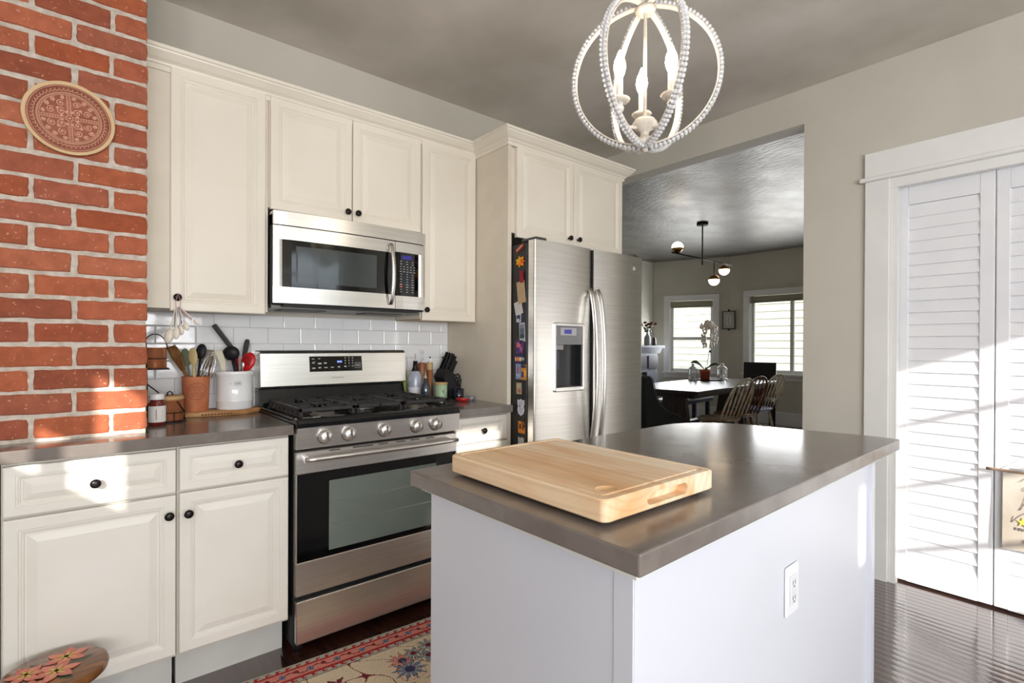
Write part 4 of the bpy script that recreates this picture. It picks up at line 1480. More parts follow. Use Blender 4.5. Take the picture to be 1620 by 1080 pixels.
# ------------------------------------------------------------------ painted stool
def stool():
    cx, cy, zt, R_ = -.058, 1.968, .300, .124
    t = thing('step_stool', 'small round wooden stool painted with pink lilies, in front of the cabinet', 'stool', (cx, cy, 0))
    wood = mat('stained_stool_wood', (150, 98, 48), rough=.25, rgb2=(100, 60, 28), scale=7, stretch=(1, 5, 1), coat=.3)
    seat = MB().lathe([(0, zt - .030), (R_ - .010, zt - .030), (R_ - .002, zt - .022), (R_, zt - .012), (R_ - .003, zt - .003), (R_ - .009, zt), (0, zt)], (cx, cy, 0), 64, caps=False).build('seat', wood, t)
    pk = vcol_mat('stool_paint', rough=.3, mix=.35, nscale=30)
    mb = MB()
    def flower(fx, fy, s, rot, zz):
        for i in range(6):
            a = rot + i * PI / 3
            w_ = .30
            pts = []
            for (u, q) in ((.12, 0), (.35, w_), (.6, w_ * 1.15), (.82, w_ * .6), (1.0, 0), (.82, -w_ * .6), (.6, -w_ * 1.15), (.35, -w_)):
                pts.append(Vector((fx + s * (u * math.cos(a) - q * .75 * math.sin(a)), fy + s * (u * math.sin(a) + q * .75 * math.cos(a)), zz + i * .0001)))
            mb.add(pts, [tuple(range(8))], tint=(222, 122, 104) if i % 2 else (232, 138, 118))
            pts = []
            for (u, q) in ((0, .08), (.45, .06), (.6, 0), (.45, -.06), (0, -.08)):
                pts.append(Vector((fx + s * (u * math.cos(a) - q * math.sin(a)), fy + s * (u * math.sin(a) + q * math.cos(a)), zz + .0008)))
            mb.add(pts, [tuple(range(5))], tint=(226, 190, 96))
    def leafp(fx, fy, s, a, zz):
        pts = []
        for (u, q) in ((0, 0), (.3, .16), (.7, .13), (1, 0), (.7, -.13), (.3, -.16)):
            pts.append(Vector((fx + s * (u * math.cos(a) - q * math.sin(a)), fy + s * (u * math.sin(a) + q * math.cos(a)), zz)))
        mb.add(pts, [tuple(range(6))], tint=(70, 84, 60))
    leafp(cx + .02, cy + .0, .075, .35, zt + .0004); leafp(cx - .02, cy + .03, .05, 2.4, zt + .0004); leafp(cx + .0, cy - .03, .07, -.9, zt + .0005)
    leafp(cx - .05, cy - .03, .06, 3.3, zt + .0005)
    flower(cx + .025, cy + .055, .056, .35, zt + .0012)
    flower(cx - .060, cy + .012, .050, .9, zt + .0022)
    flower(cx + .005, cy - .020, .056, .1, zt + .0032)
    flower(cx - .045, cy - .070, .045, .6, zt + .0012)
    mb.build('painted_lilies', pk, seat, recalc=False)
    for i in range(3):
        a = i * 2 * PI / 3 + .55
        p0 = Vector((cx + .060 * math.cos(a), cy + .060 * math.sin(a), zt - .031)); p1 = Vector((cx + .098 * math.cos(a), cy + .098 * math.sin(a), .0))
        MB().tube([p0, p0.lerp(p1, .5), p1], [.016, .0145, .011], 14).build('leg', wood, t)
stool()

# ------------------------------------------------------------------ chandelier
def chandelier():
    C = Vector((1.253, .907, 2.012))
    R_ = .202
    t = thing('chandelier', 'white beaded orb chandelier with candle bulbs hanging over the island', 'chandelier', (C.x, C.y, CZ))
    wm = mat('distressed_white_metal', (226, 220, 210), rough=.45, rgb2=(206, 196, 182), scale=40)
    zb, zt = C.z - R_, C.z + R_
    MB().lathe([(.06, CZ - .03), (.062, CZ - .004), (.062, CZ)], (C.x, C.y, 0), 24).build('canopy', wm, t)
    MB().tube([(C.x, C.y, CZ - .02), (C.x, C.y, zt)], .004, 8).build('chain_rod', wm, t)
    MB().tube([(C.x, C.y, zt), (C.x, C.y, zb + .05)], .0052, 10).build('stem', wm, t)
    MB().lathe([(0, zt - .022), (.026, zt - .020), (.030, zt - .012), (.022, zt - .004), (.012, zt + .004), (.008, zt + .02), (0, zt + .02)], (C.x, C.y, 0), 24, caps=False).build('top_hub', wm, t)
    MB().lathe([(0, zb - .018), (.008, zb - .014), (.011, zb - .004), (.020, zb + .004), (.026, zb + .012), (.020, zb + .022), (.010, zb + .030), (.014, zb + .042), (.030, zb + .052), (.036, zb + .064), (.028, zb + .075), (.006, zb + .08), (0, zb + .08)],
               (C.x, C.y, 0), 28, caps=False).build('bottom_hub', wm, t)
    # three full hoops sharing the vertical axis
    view = -.946
    for k_ in range(3):
        a = view - .02 + k_ * PI / 3
        d = Vector((math.cos(a), math.sin(a), 0)); nrm = Vector((-math.sin(a), math.cos(a), 0))
        mb = MB()
        N = 96
        loops = []
        for i in range(N):
            th = 2 * PI * i / N
            e = d * math.sin(th) + Vector((0, 0, -math.cos(th)))
            loops.append([C + e * (R_ - .004) - nrm * .0085, C + e * (R_ - .004) + nrm * .0085, C + e * R_ + nrm * .0085, C + e * R_ - nrm * .0085])
        loops.append(loops[0])
        mb.rings(loops, False, False)
        hp = mb.build('hoop', wm, t)
        mb = MB()
        nb = 104
        for i in range(nb):
            th = 2 * PI * (i + .5) / nb
            if math.sin(th) ** 2 < .006: continue
            e = d * math.sin(th) + Vector((0, 0, -math.cos(th)))
            for s in (-.0050, .0050):
                mb.ball(C + e * (R_ + .0058) + nrm * s, .0060, 8, 6)
        bo = mb.build('crystal_beads', crystal, hp)
        bo['kind'] = 'stuff'
    bulbm = mat('lit_bulb', (255, 255, 255), rough=.3, emit=(255, 240, 218), estr=40)
    for k_ in range(3):
        a = view + [PI + .45, -.40, PI * .5 + .12][k_]
        d = Vector((math.cos(a), math.sin(a), 0))
        hub = Vector((C.x, C.y, zb + .062))
        rr = .078
        pts = [hub + d * .01, hub + d * .030 + Vector((0, 0, -.012)), hub + d * .052 + Vector((0, 0, -.012)), hub + d * .064 + Vector((0, 0, .004)), hub + d * rr + Vector((0, 0, .028))]
        arm = MB().tube(pts, .0055, 10).build('arm', wm, t)
        b0 = hub + d * rr + Vector((0, 0, .028))
        MB().lathe([(.004, 0), (.011, .004), (.013, .012), (.009, .02), (.012, .026)], b0, 16).build('crystal_ball', crystal, arm)
        MB().lathe([(.004, .024), (.026, .030), (.030, .036), (.028, .038), (.010, .034)], b0, 24).build('drip_dish', wm, arm)
        MB().lathe([(.0095, .034), (.0095, .098)], b0, 16).build('candle_sleeve', mat('candle_sleeve_ivory', (236, 226, 214), rough=.5), arm)
        MB().lathe([(.008, .098), (.014, .112), (.0175, .128), (.015, .146), (.008, .162), (.003, .176), (0, .178)], b0, 18, caps=False).build('bulb', bulbm, arm)
    # small clip-on glass cup behind one bulb
chandelier()

# ------------------------------------------------------------------ hanging cotton banner on the closet door
def banner():
    t = thing('cloth_banner', 'small linen banner with script lettering hanging on the louvered closet door', 'banner', (3.29, .23, .67))
    y0, y1, zt, zb = .380, .090, .655, .300
    lin_m = mat('linen', (206, 198, 186), rough=.9, rgb2=(184, 172, 158), scale=5, bump=.3, bscale=500)
    mb = MB()
    v = []; f = []
    N, Mz = 20, 20
    for j in range(Mz + 1):
        for i in range(N + 1):
            u = i / N; w_ = j / Mz
            x = 3.284 - .006 * math.sin(u * 7 + w_ * 2) * w_ - .002
            v.append(Vector((x, y0 + (y1 - y0) * u, zt + (zb - zt) * w_ + .004 * math.sin(u * 5) * w_)))
    n1 = len(v)
    v += [p + Vector((.0015, 0, 0)) for p in v]
    for j in range(Mz):
        for i in range(N):
            a = j * (N + 1) + i
            f.append((a, a + 1, a + N + 2, a + N + 1)); f.append((a + n1, a + N + 1 + n1, a + N + 2 + n1, a + 1 + n1))
    cl = mb.add(v, f, True).build('cloth', lin_m, t, recalc=False)
    MB().tube([(3.284, y0 + .058, zt + .006), (3.284, y0 + .03, zt + .006), (3.284, y1 - .05, zt + .006)], [.007, .006, .006], 12).build('rod', mat('grey_brown_rod', (150, 124, 104), rough=.6), t)
    MB().tube([(3.282, y0 + .01, zt + .012), (3.292, (y0 + y1) / 2, zt + .14), (3.282, y1 - .01, zt + .012)], .0012, 6).build('hanging_string', mat('white_string', (226, 228, 240), rough=.8), t)
    ink = mat('dark_ink', (110, 104, 114), rough=.8)
    mb = MB()
    def script(y, z, s, n_=30, k_=0):
        pts = []
        for i in range(n_):
            u = i / (n_ - 1)
            pts.append((3.2765, y - s * (u * 1.2 + .28 * math.sin(u * 9 + k_)), z + s * .42 * math.sin(u * 11 + k_) * math.cos(u * 3)))
        mb.tube(pts, .0009, 5)
    script(.335, .60, .10, 30, .5); script(.325, .53, .12, 36, 2.2); script(.335, .47, .10, 36, 3.4)
    for i in range(9):
        y = .335 - i * .014
        mb.box(3.276, 3.2775, y - .003, y + .003, .398, .410)
    for i in range(5):
        y = .30 - i * .02
        mb.box(3.276, 3.2775, y - .006, y + .006, .345, .360)
    mb.build('lettering', ink, cl)
    mb = MB()
    st = []
    for i in range(10):
        r_ = .022 if i % 2 == 0 else .009
        st.append((.312 + r_ * math.sin(i * PI / 5), .437 + r_ * math.cos(i * PI / 5)))
    mb.prism(st, 3.2755, 3.2775, 'X').build('yellow_star', mat('star_yellow', (226, 206, 90), rough=.8), cl)
banner()

# ------------------------------------------------------------------ things on the left counter
CT = .915
bb = MB().lathe([(.0, CT + .0005), (.172, CT + .0005), (.178, CT + .004), (.178, CT + .017), (.173, CT + .0215), (0, CT + .0215)], (0, 0, 0), 56, caps=False)
bb.v = [(.475 + p[0], 2.632 + p[1] * .44, p[2]) for p in bb.v]
o = bb.build('serving_board', mat('acacia_board', (196, 152, 104), rough=.5, rgb2=(160, 112, 66), scale=8, stretch=(1, 6, 6)))
tag(o, 'oval wooden board under the terracotta and white utensil crocks', 'board')
mb = MB()
for i in range(10):
    a = -2.0 + i * .07
    mb.box(.475 + .1785 * math.cos(a) - .004, .475 + .1785 * math.cos(a) + .004, 2.632 + .0785 * math.sin(a) - .0012, 2.632 + .0785 * math.sin(a) + .001, CT + .007, CT + .014)
mb.build('carved_letters', mat('burnt_wood', (110, 66, 36), rough=.7), o)
B0 = CT + .0218
# terracotta crock
tc_ = Vector((.386, 2.628, B0))
t = thing('utensil_crock', 'terracotta utensil crock with an oval stamp on the wooden board', 'crock', tc_)
MB().lathe([(.0, .0), (.046, 0), (.048, .004), (.0535, .150), (.0535, .153), (.048, .153), (.044, .012), (0, .012)], tc_, 40, caps=False).build('pot', terra, t)
# oval stamp wrapped on the front surface
def on_cyl(c, r0, r1, h, ang, z):
    r = r0 + (r1 - r0) * z / h
    return Vector((c.x + r * math.cos(ang), c.y + r * math.sin(ang), c.z + z))
mb = MB()
fa = math.atan2(-2.628, -.386) + .10  # toward the room
def oval(rz, ra, th):
    pts = [on_cyl(tc_, .048 + .0002, .0537, .150, fa + ra * math.cos(i * PI / 24), .090 + rz * math.sin(i * PI / 24)) for i in range(48)]
    mb.tube(pts, th, 5, closed=True)
oval(.036, .72, .0011); oval(.026, .55, .0006)
for j, (z, w_) in enumerate(((.107, .30), (.100, .42), (.093, .46), (.083, .5), (.078, .44), (.071, .36))):
    n_ = 14
    for i in range(n_):
        if (i * 7 + j * 3) % 5 == 0: continue
        a = fa - w_ + 2 * w_ * i / (n_ - 1)
        p = on_cyl(tc_, .0482, .0539, .150, a, z)
        mb.ball(p, (.0014, .0014, .0018), 5, 3)
mb.build('stamp', terrad, t)
# white crock
wc = Vector((.541, 2.632, B0))
t = thing('utensil_crock', 'white ceramic utensil crock with a grey oval mark, next to the range', 'crock', wc)
MB().lathe([(0, 0), (.070, 0), (.074, .006), (.0745, .036), (.077, .040), (.0745, .044), (.0745, .150), (.079, .156), (.080, .166), (.078, .172), (.071, .172), (.069, .02), (0, .02)], wc, 48, caps=False).build('pot', ceramic, t)
mb = MB()
fa2 = math.atan2(-2.632, -.541) + .15
for i in range(24):
    a = i * PI / 12
    p = on_cyl(wc, .0748, .0748, 1, fa2 + .20 * math.cos(a), .118 + .011 * math.sin(a))
    mb.ball(p, .0012, 5, 3)
for z in (.114, .118, .122):
    for i in range(6):
        mb.ball(on_cyl(wc, .0748, .0748, 1, fa2 - .12 + .048 * i, z), (.0018, .0018, .0014), 5, 3)
mb.ball(on_cyl(wc, .0748, .0748, 1, fa2 - .38, .118), (.0016, .0016, .004), 5, 3)
mb.build('grey_mark', mat('mark_grey', (110, 110, 108), rough=.5), t)

VIEW = Vector((.64, .77, 0))


def frame_m(d, face=VIEW):
    """matrix: local Z along d, local Y toward viewer's line (flat side faces camera)"""
    z = d.normalized()
    y = (face - z * face.dot(z)).normalized()
    x = y.cross(z)
    return Matrix((x, y, z)).transposed().to_4x4()


GUt = 'kitchen tools standing in the utensil crocks'


def utensil(name, label, cat, p0, p1, hr, hm, head=None, head_m=None, head_len=None):
    """shaft from p0 (inside crock) to p1; head built by callback in local frame at p1"""
    p0 = Vector(p0); p1 = Vector(p1)
    t = thing(name, label, cat, p0, GUt)
    MB().tube([p0, p0.lerp(p1, .5), p1], hr, 10).build('handle', hm, t)
    if head:
        Mf = frame_m(p1 - p0)
        mb = MB()
        head(mb)
        mb.v = [tuple(Mf @ Vector(p) + p1) for p in mb.v]
        mb.build('head', head_m or hm, t)
    return t


def spoon_head(w_, L_, th=.005, slots=0):
    def h(mb):
        mb.ball((0, 0, L_ * .46), (w_ / 2, th, L_ / 2), 16, 10)
    return h


def paddle(w0, w1, L_, th=.006):
    def h(mb):
        pl = [(-w0 / 2, -.01), (w0 / 2, -.01), (w1 / 2, L_ * .55), (w1 / 2 * .96, L_ * .85), (w1 / 2 * .6, L_), (-w1 / 2 * .6, L_), (-w1 / 2 * .96, L_ * .85), (-w1 / 2, L_ * .55)]
        mb.prism(pl, -th / 2, th / 2, 'Y')
    return h


def whisk(r, L_):
    def h(mb):
        for k_ in range(6):
            a = k_ * PI / 6
            pts = []
            for i in range(17):
                u = i / 16
                an = PI * u
                pts.append((r * math.sin(an) ** .8 * math.cos(a) * (1 if u < .5 else 1) * (1 if True else 1) if False else r * math.cos(an) * math.sin(an) ** .0 * math.cos(a) if False else r * math.sin(2 * PI * (u - .5) * .5 * 1.0 + 0) * math.cos(a), r * math.sin(PI * (u - .5)) * math.sin(a), L_ * (1 - abs(2 * u - 1) ** 2.6)))
            mb.tube(pts, .0011, 5)
    return h


def fork_turner(w_, L_):
    def h(mb):
        mb.box(-w_ / 2 * .5, w_ / 2 * .5, -.0012, .0012, -.012, .006)
        mb.box(-w_ / 2, w_ / 2, -.0012, .0012, .004, .014)
        mb.box(-w_ / 2, w_ / 2, -.0012, .0012, L_ - .008, L_)
        n_ = 5
        for i in range(n_):
            x = -w_ / 2 + w_ * i / (n_ - 1)
            mb.box(x - .003, x + .003, -.0012, .0012, .012, L_ - .006)
    return h


def pasta_server(w_, L_):
    def h(mb):
        mb.prism([(-.008, -.01), (.008, -.01), (w_ / 2, L_ * .35), (w_ / 2, L_), (-w_ / 2 * .2, L_), (-w_ / 2 * .2, L_ * .35)], -.003, .003, 'Y')
        for i in range(6):
            z = L_ * .38 + i * L_ * .11
            mb.box(-w_ / 2 - .004, -w_ / 2 * .2 + .002, -.004, .004, z, z + L_ * .05)
    return h


T_ = lambda x, y, z: (tc_.x + x, tc_.y + y, z)
utensil('wooden_spatula', 'broad olive wood spatula leaning left in the terracotta crock', 'spatula', T_(.02, 0, .96), T_(-.050, .0, 1.125), .007, olive, paddle(.018, .044, .105))
utensil('wooden_spoon', 'pale wooden spoon upright in the terracotta crock', 'spoon', T_(.0, -.012, .96), T_(-.012, -.020, 1.140), .006, mat('pale_spoon_wood', (206, 186, 136), rough=.55, rgb2=(190, 168, 116), scale=10), spoon_head(.040, .078, .007))
utensil('slotted_spoon', 'grey green slotted spoon behind the pale wooden spoon', 'spoon', T_(.0, .02, .96), T_(-.028, .022, 1.135), .005, mat('sage_plastic', (120, 128, 104), rough=.5), spoon_head(.046, .08, .004))
utensil('ladle', 'black nylon ladle at the back of the terracotta crock', 'ladle', T_(.0, .03, .96), T_(.022, .034, 1.165), .005, blackm, spoon_head(.046, .070, .014))
utensil('slotted_turner', 'steel slotted turner fanned out of the terracotta crock', 'turner', T_(.0, .014, .96), T_(.036, .018, 1.135), .004, steel_s, fork_turner(.052, .072))
utensil('whisk', 'steel balloon whisk in the terracotta crock', 'whisk', T_(-.005, -.02, .96), T_(.030, -.026, 1.085), .005, steel_s, whisk(.027, .095), chrome)
utensil('wooden_fork', 'slim brown wooden stick leaning right out of the terracotta crock', 'fork', T_(.03, .01, .96), T_(.066, .006, 1.185), .0045, brownwood)
W_ = lambda x, y, z: (wc.x + x, wc.y + y, z)
utensil('pasta_server', 'ivory toothed pasta server in the white crock', 'pasta server', W_(.0, -.02, .96), W_(-.052, -.020, 1.120), .006, creampl, pasta_server(.044, .085))
utensil('ladle', 'black ladle with a wide round bowl above the white crock', 'ladle', W_(.03, .0, .96), W_(-.012, -.01, 1.160), .006, blackm, spoon_head(.075, .066, .022))
t = utensil('silicone_spatula', 'tall black spatula with an angled handle crossing the white crock', 'spatula', W_(.035, .01, .97), W_(-.010, .02, 1.215), .0085, blackm)
mb = MB()
Mf = frame_m(Vector((-.55, 0, .8)))
mb.box(-.011, .011, -.006, .006, -.02, .125, .003)
mb.v = [tuple(Mf @ Vector(p) + Vector(W_(-.012, .02, 1.215))) for p in mb.v]
mb.build('angled_grip', greypl, t)
utensil('serving_spoon', 'narrow red utensil standing behind the black ladle', 'spoon', W_(.02, .03, .96), W_(.012, .034, 1.175), .009, redpl, paddle(.018, .024, .03))
utensil('slotted_spoon', 'bright red slotted spoon leaning over the right rim of the white crock', 'spoon', W_(.0, -.01, .97), W_(.040, -.016, 1.112), .005, redpl, spoon_head(.066, .088, .012))
mb = MB()
Mf = frame_m(Vector((.040, -.006, .142)))
for x in (-.014, -.005, .004, .013):
    mb = MB().box(x - .0016, x + .0016, -.0135, -.0105, .022, .062)
    mb.v = [tuple(Mf @ Vector(p) + Vector(W_(.040, -.016, 1.112))) for p in mb.v]
    mb.build('slot', mat('slot_dark_red', (110, 14, 18), rough=.5), bpy.data.objects['slotted_spoon.001'])
utensil('spreader', 'dark grey spatula blade rising above the red slotted spoon', 'spatula', W_(.01, .03, .97), W_(.045, .036, 1.165), .005, greypl, paddle(.014, .024, .09))
utensil('measuring_spoon', 'small steel utensil between the ladle and the red spoon', 'spoon', W_(.02, -.03, .98), W_(.022, -.036, 1.122), .004, steel_s, spoon_head(.02, .03, .004))

# copper pots on wire stand
def cyl_pot(name, label, c, r, h, m, lid=None, group=None):
    t = thing(name, label, 'pot', c, group)
    c = Vector(c)
    MB().lathe([(0, 0), (r * .94, 0), (r, .004), (r, h), (r + .0015, h + .001), (r - .002, h + .001), (r - .003, .006), (0, .006)], c, 36, caps=False).build('pot', m, t)
    return t
wire = mat('black_wire', (30, 28, 27), rough=.4, metal=.5)
GC = 'copper pots on the wire rack beside the bricks'
rk = thing('wire_rack', 'two tier black wire rack holding copper pots beside the bricks', 'rack', (.250, 2.52, CT), None)
mb = MB()
mb.tube([(.196, 2.60, CT + .004), (.196, 2.60, 1.20), (.192, 2.60, 1.36)], .0028, 6)
mb.tube([(.196, 2.44, CT + .004), (.196, 2.44, 1.05), (.193, 2.46, 1.24)], .0024, 6)
def ringp(cx, cy, z, r, n_=28): return [(cx + r * math.cos(2 * PI * i / n_), cy + r * math.sin(2 * PI * i / n_), z) for i in range(n_)]
mb.tube(ringp(.274, 2.505, CT + .004, .058), .0022, 6, closed=True)
mb.tube(ringp(.274, 2.505, CT + .040, .058), .0018, 6, closed=True)
for a in (0.3, 1.9, 3.3, 4.9):
    mb.tube([(.274 + .058 * math.cos(a), 2.505 + .058 * math.sin(a), CT + .004), (.274 + .058 * math.cos(a), 2.505 + .058 * math.sin(a), CT + .040)], .0018, 6)
mb.tube([(.196, 2.52, 1.075), (.222, 2.50, 1.050), (.252, 2.48, 1.02), (.300, 2.458, .995), (.322, 2.478, .957)], .0024, 6)
mb.tube([(.196, 2.60, 1.132), (.24, 2.56, 1.132), (.274, 2.52, 1.132)], .0022, 6)
mb.box(.196, .272, 2.455, 2.562, 1.128, 1.1315)
mb.tube(ringp(.226, 2.508, 1.172, .0425), .0016, 6, closed=True)
mb.tube([(.196, 2.60, CT + .004), (.216, 2.505, CT + .004)], .0022, 6)
mb.build('frame', wire, rk)
t = cyl_pot('copper_pot', 'lower copper pot with a pale wooden lid behind the jam jar', (.274, 2.505, CT + .0065), .050, .082, copper, group=GC)
MB().lathe([(0, .0835), (.051, .0835), (.053, .088), (.051, .097), (.044, .100), (0, .100)], (.274, 2.505, CT + .0065), 30, caps=False).build('lid', mat('tan_cork_lid', (196, 158, 112), rough=.6), t)
MB().tube([(.286, 2.50, CT + .104), (.283, 2.50, CT + .118), (.276, 2.50, CT + .124), (.268, 2.50, CT + .118), (.266, 2.50, CT + .104)], .0025, 6).build('lid_handle', wire, t)
t = cyl_pot('copper_pot', 'upper copper pot with a tall wire hoop handle', (.226, 2.508, 1.1325), .040, .082, copper, group=GC)
MB().tube([(.226 + .041 * math.cos(a) * 1.0, 2.508 - .012, 1.208 + .062 * math.sin(a)) for a in [i * PI / 14 for i in range(15)]], .0022, 6).build('hoop_handle', wire, t)
# jam jar
jc = Vector((.226, 2.424, CT))
t = thing('spice_jar', 'small glass jar of dark red powder with white label and lid', 'jar', jc)
MB().lathe([(0, .0), (.026, 0), (.029, .004), (.029, .085), (.022, .094), (.022, .100), (0, .100)], jc, 28, caps=False).build('jar_body', mat('red_brown_glass', (120, 44, 34), rough=.08, coat=.5, rgb2=(96, 30, 26), scale=30), t)
MB().lathe([(.0295, .014), (.0295, .076)], jc, 28, caps=False).build('paper_label', paper, t)
MB().lathe([(.0240, .100), (.0245, .102), (.0245, .120), (.023, .122), (0, .122)], jc, 28, caps=False).build('lid', mat('white_lid', (242, 242, 242), rough=.3), t)
mb = MB()
for i, z in enumerate((.026, .032, .038, .044, .05, .056, .062)):
    mb.ball(on_cyl(jc, .0296, .0296, 1, -1.75, z), (.0022, .0006, .0026), 5, 3)
    mb.ball(on_cyl(jc, .0296, .0296, 1, -1.1, z), (.0012, .0012, .0012), 5, 3)
mb.build('label_print', mat('label_red', (180, 70, 60), rough=.6), t)

# measuring spoons hanging from the cabinet knob
t = thing('measuring_spoons', 'bunch of five white ceramic measuring spoons hanging from the wall cabinet knob', 'spoons', (.290, 2.392, 1.41))
cers = mat('cream_ceramic', (232, 222, 208), rough=.3)
ribbon = [mat('ribbon_pink', (206, 150, 156), rough=.8), mat('ribbon_lilac', (150, 150, 196), rough=.8)]
kx = .290
for i, (dx, zl, s, dy) in enumerate(((-.030, 1.262, 1.25, 0), (-.008, 1.272, 1.0, -.012), (.010, 1.285, .85, .006), (.026, 1.300, .75, -.006), (.062, 1.318, .62, 0))):
    top = Vector((kx + .004 * (i - 2), 2.392, 1.372)); low = Vector((kx + dx, 2.385 + dy, zl))
    s_ = MB().tube([top, top.lerp(low, .5), low + (top - low).normalized() * .02], [.0018, .003, .0045], 8)
    d = (top - low).normalized()
    s_.ball(low, (.014 * s, .010 * s, .024 * s), 14, 8, M=frame_m(d))
    s_.build('spoon', cers, t)
MB().tube([(kx - .006, 2.392, 1.370), (kx - .008, 2.386, 1.395), (kx, 2.384, 1.4305), (kx + .008, 2.386, 1.395), (kx + .006, 2.392, 1.370)], .0012, 6).tube([(kx + .004, 2.388, 1.375), (kx + .02, 2.384, 1.35), (kx + .045, 2.384, 1.325)], .0015, 6).build('ribbon', ribbon[0], t)
MB().tube([(kx, 2.386, 1.375), (kx + .006, 2.382, 1.34), (kx + .012, 2.382, 1.31)], .0018, 6).build('ribbon', ribbon[1], t)

# ------------------------------------------------------------------ things on the right counter
def bottle(name, label, c, prof, m, parts=(), cat='bottle', group=None):
    c = Vector(c)
    t = thing(name, label, cat, c, group)
    MB().lathe(prof, c, 28, caps=False).build('body', m, t)
    for nm, pr, mm in parts:
        MB().lathe(pr, c, 24, caps=False).build(nm, mm, t)
    return t
GO = 'bottles and mills at the right of the range'
bottle('oil_bottle', 'slim yellow green oil bottle closest to the back of the range', (1.418, 2.675, CT), [(0, 0), (.020, 0), (.022, .004), (.022, .15), (.018, .17), (.010, .19), (.009, .215), (0, .215)],
       mat('olive_oil_glass', (170, 178, 96), rough=.08, coat=.4, rgb2=(150, 160, 80)), [('pourer', [(.008, .215), (.007, .225), (.003, .23), (.0025, .25), (0, .25)], steel_s)], group=GO)
t = bottle('oil_bottle', 'grey and white glazed oil bottle with a black neck', (1.448, 2.590, CT), [(0, 0), (.036, 0), (.038, .004), (.038, .078), (.038, .079)],
       mat('glaze_white', (226, 226, 232), rough=.2, coat=.3), [('grey_shoulder', [(.038, .079), (.038, .135), (.034, .150), (.024, .166), (.0225, .168)], mat('glaze_grey', (168, 174, 190), rough=.2, coat=.3)),
       ('black_neck', [(.0225, .168), (.019, .176), (.014, .192), (.0125, .225), (0, .225)], mat('glaze_black', (26, 24, 30), rough=.2)), ('pourer', [(.006, .225), (.004, .232), (.003, .262), (.001, .268), (0, .268)], chrome)], group=GO)
t = bottle('oil_bottle', 'small dark glass cruet with a steel pourer in front of the mills', (1.462, 2.500, CT), [(0, 0), (.026, 0), (.028, .004), (.028, .072), (.024, .094), (.011, .112), (.010, .132), (.0, .132)],
       mat('smoky_glass', (58, 66, 78), rough=.06, coat=.6, rgb2=(44, 48, 56), scale=20), [('pourer', [(.011, .132), (.008, .140), (.003, .150), (.002, .175), (0, .175)], steel_s)], group=GO)
bottle('pepper_mill', 'tall dark walnut pepper mill behind the small cruet', (1.532, 2.665, CT), [(0, 0), (.024, 0), (.025, .01), (.024, .05), (.025, .14), (.025, .205), (.022, .211), (0, .211)], mat('walnut', (150, 92, 56), rough=.35, rgb2=(100, 56, 34), scale=20, stretch=(1, 1, .2)),
       [('cap', [(.006, .211), (.008, .217), (.005, .222), (0, .222)], steel_s)], cat='pepper mill', group=GO)
bottle('salt_mill', 'wooden salt mill with a pale top beside the green canister', (1.572, 2.640, CT), [(0, 0), (.018, 0), (.0185, .02), (.018, .05), (.0185, .17), (0, .17)], mat('streaked_wood', (160, 104, 66), rough=.35, rgb2=(110, 60, 36), scale=30, stretch=(1, 1, .3)),
       [('pale_top', [(.0187, .17), (.0187, .208), (.016, .213), (0, .213)], tanwood), ('cap', [(.005, .213), (.006, .219), (0, .222)], steel_s)], cat='salt mill', group=GO)
t = bottle('canister', 'pale green enamel canister with a wooden lid', (1.592, 2.548, CT), [(0, 0), (.034, 0), (.036, .003), (.036, .088), (0, .088)], greeng, [('lid', [(.0375, .0885), (.0385, .092), (.0385, .098), (.036, .101), (0, .101)], tanwood)], cat='canister')
cc = Vector((1.592, 2.548, CT))
mb = MB()
for i in range(14):
    a = i * .45
    mb.ball(on_cyl(cc, .0362, .0362, 1, -1.75 + .16 * math.cos(a) * (i / 14), .052 + .014 * math.sin(a) * (i / 14)), (.0016, .0016, .0022), 5, 3)
mb.build('dark_mark', blackm, t)
# knife block
t = thing('knife_block', 'black knife block full of black handled knives beside the tower', 'knife block', (1.69, 2.60, CT))
mb = MB()
# leaning block seen from the side: tilts toward -X (left) with its slotted face up right
prof = [(1.655, 0), (1.735, 0), (1.735, .075), (1.700, .140), (1.640, .175), (1.615, .125), (1.655, .03)]
mb.prism([(x, CT + z) for x, z in prof], 2.555, 2.665, 'Y')
mb.build('block', blackm, t)
kh = mat('knife_handle_black', (16, 16, 17), rough=.25)
kk = []
rk_ = random.Random(8)
dirn = Vector((.42, -.05, .90)).normalized()
for i, (u, y, L_) in enumerate(((.05, 2.575, .105), (.05, 2.605, .11), (.08, 2.645, .115), (.35, 2.570, .10), (.35, 2.600, .115), (.38, 2.640, .11), (.62, 2.572, .10), (.65, 2.602, .095), (.68, 2.640, .09))):
    p = Vector((1.640 + .060 * u, y, CT + .172 - .035 * u))
    q = p + dirn * (L_ if i < 6 else L_ * .8)
    h = MB()
    Mf = frame_m(dirn, Vector((0, 1, 0)))
    h.box(-.009, .009, -.006, .006, -.004, (q - p).length, .003)
    h.v = [tuple(Mf @ Vector(pp) + p) for pp in h.v]
    ho = h.build('knife_handle', kh, t)
    h = MB().ball(q + dirn * .001, .0055, 8, 5)
    h.build('steel_cap', chrome, ho)
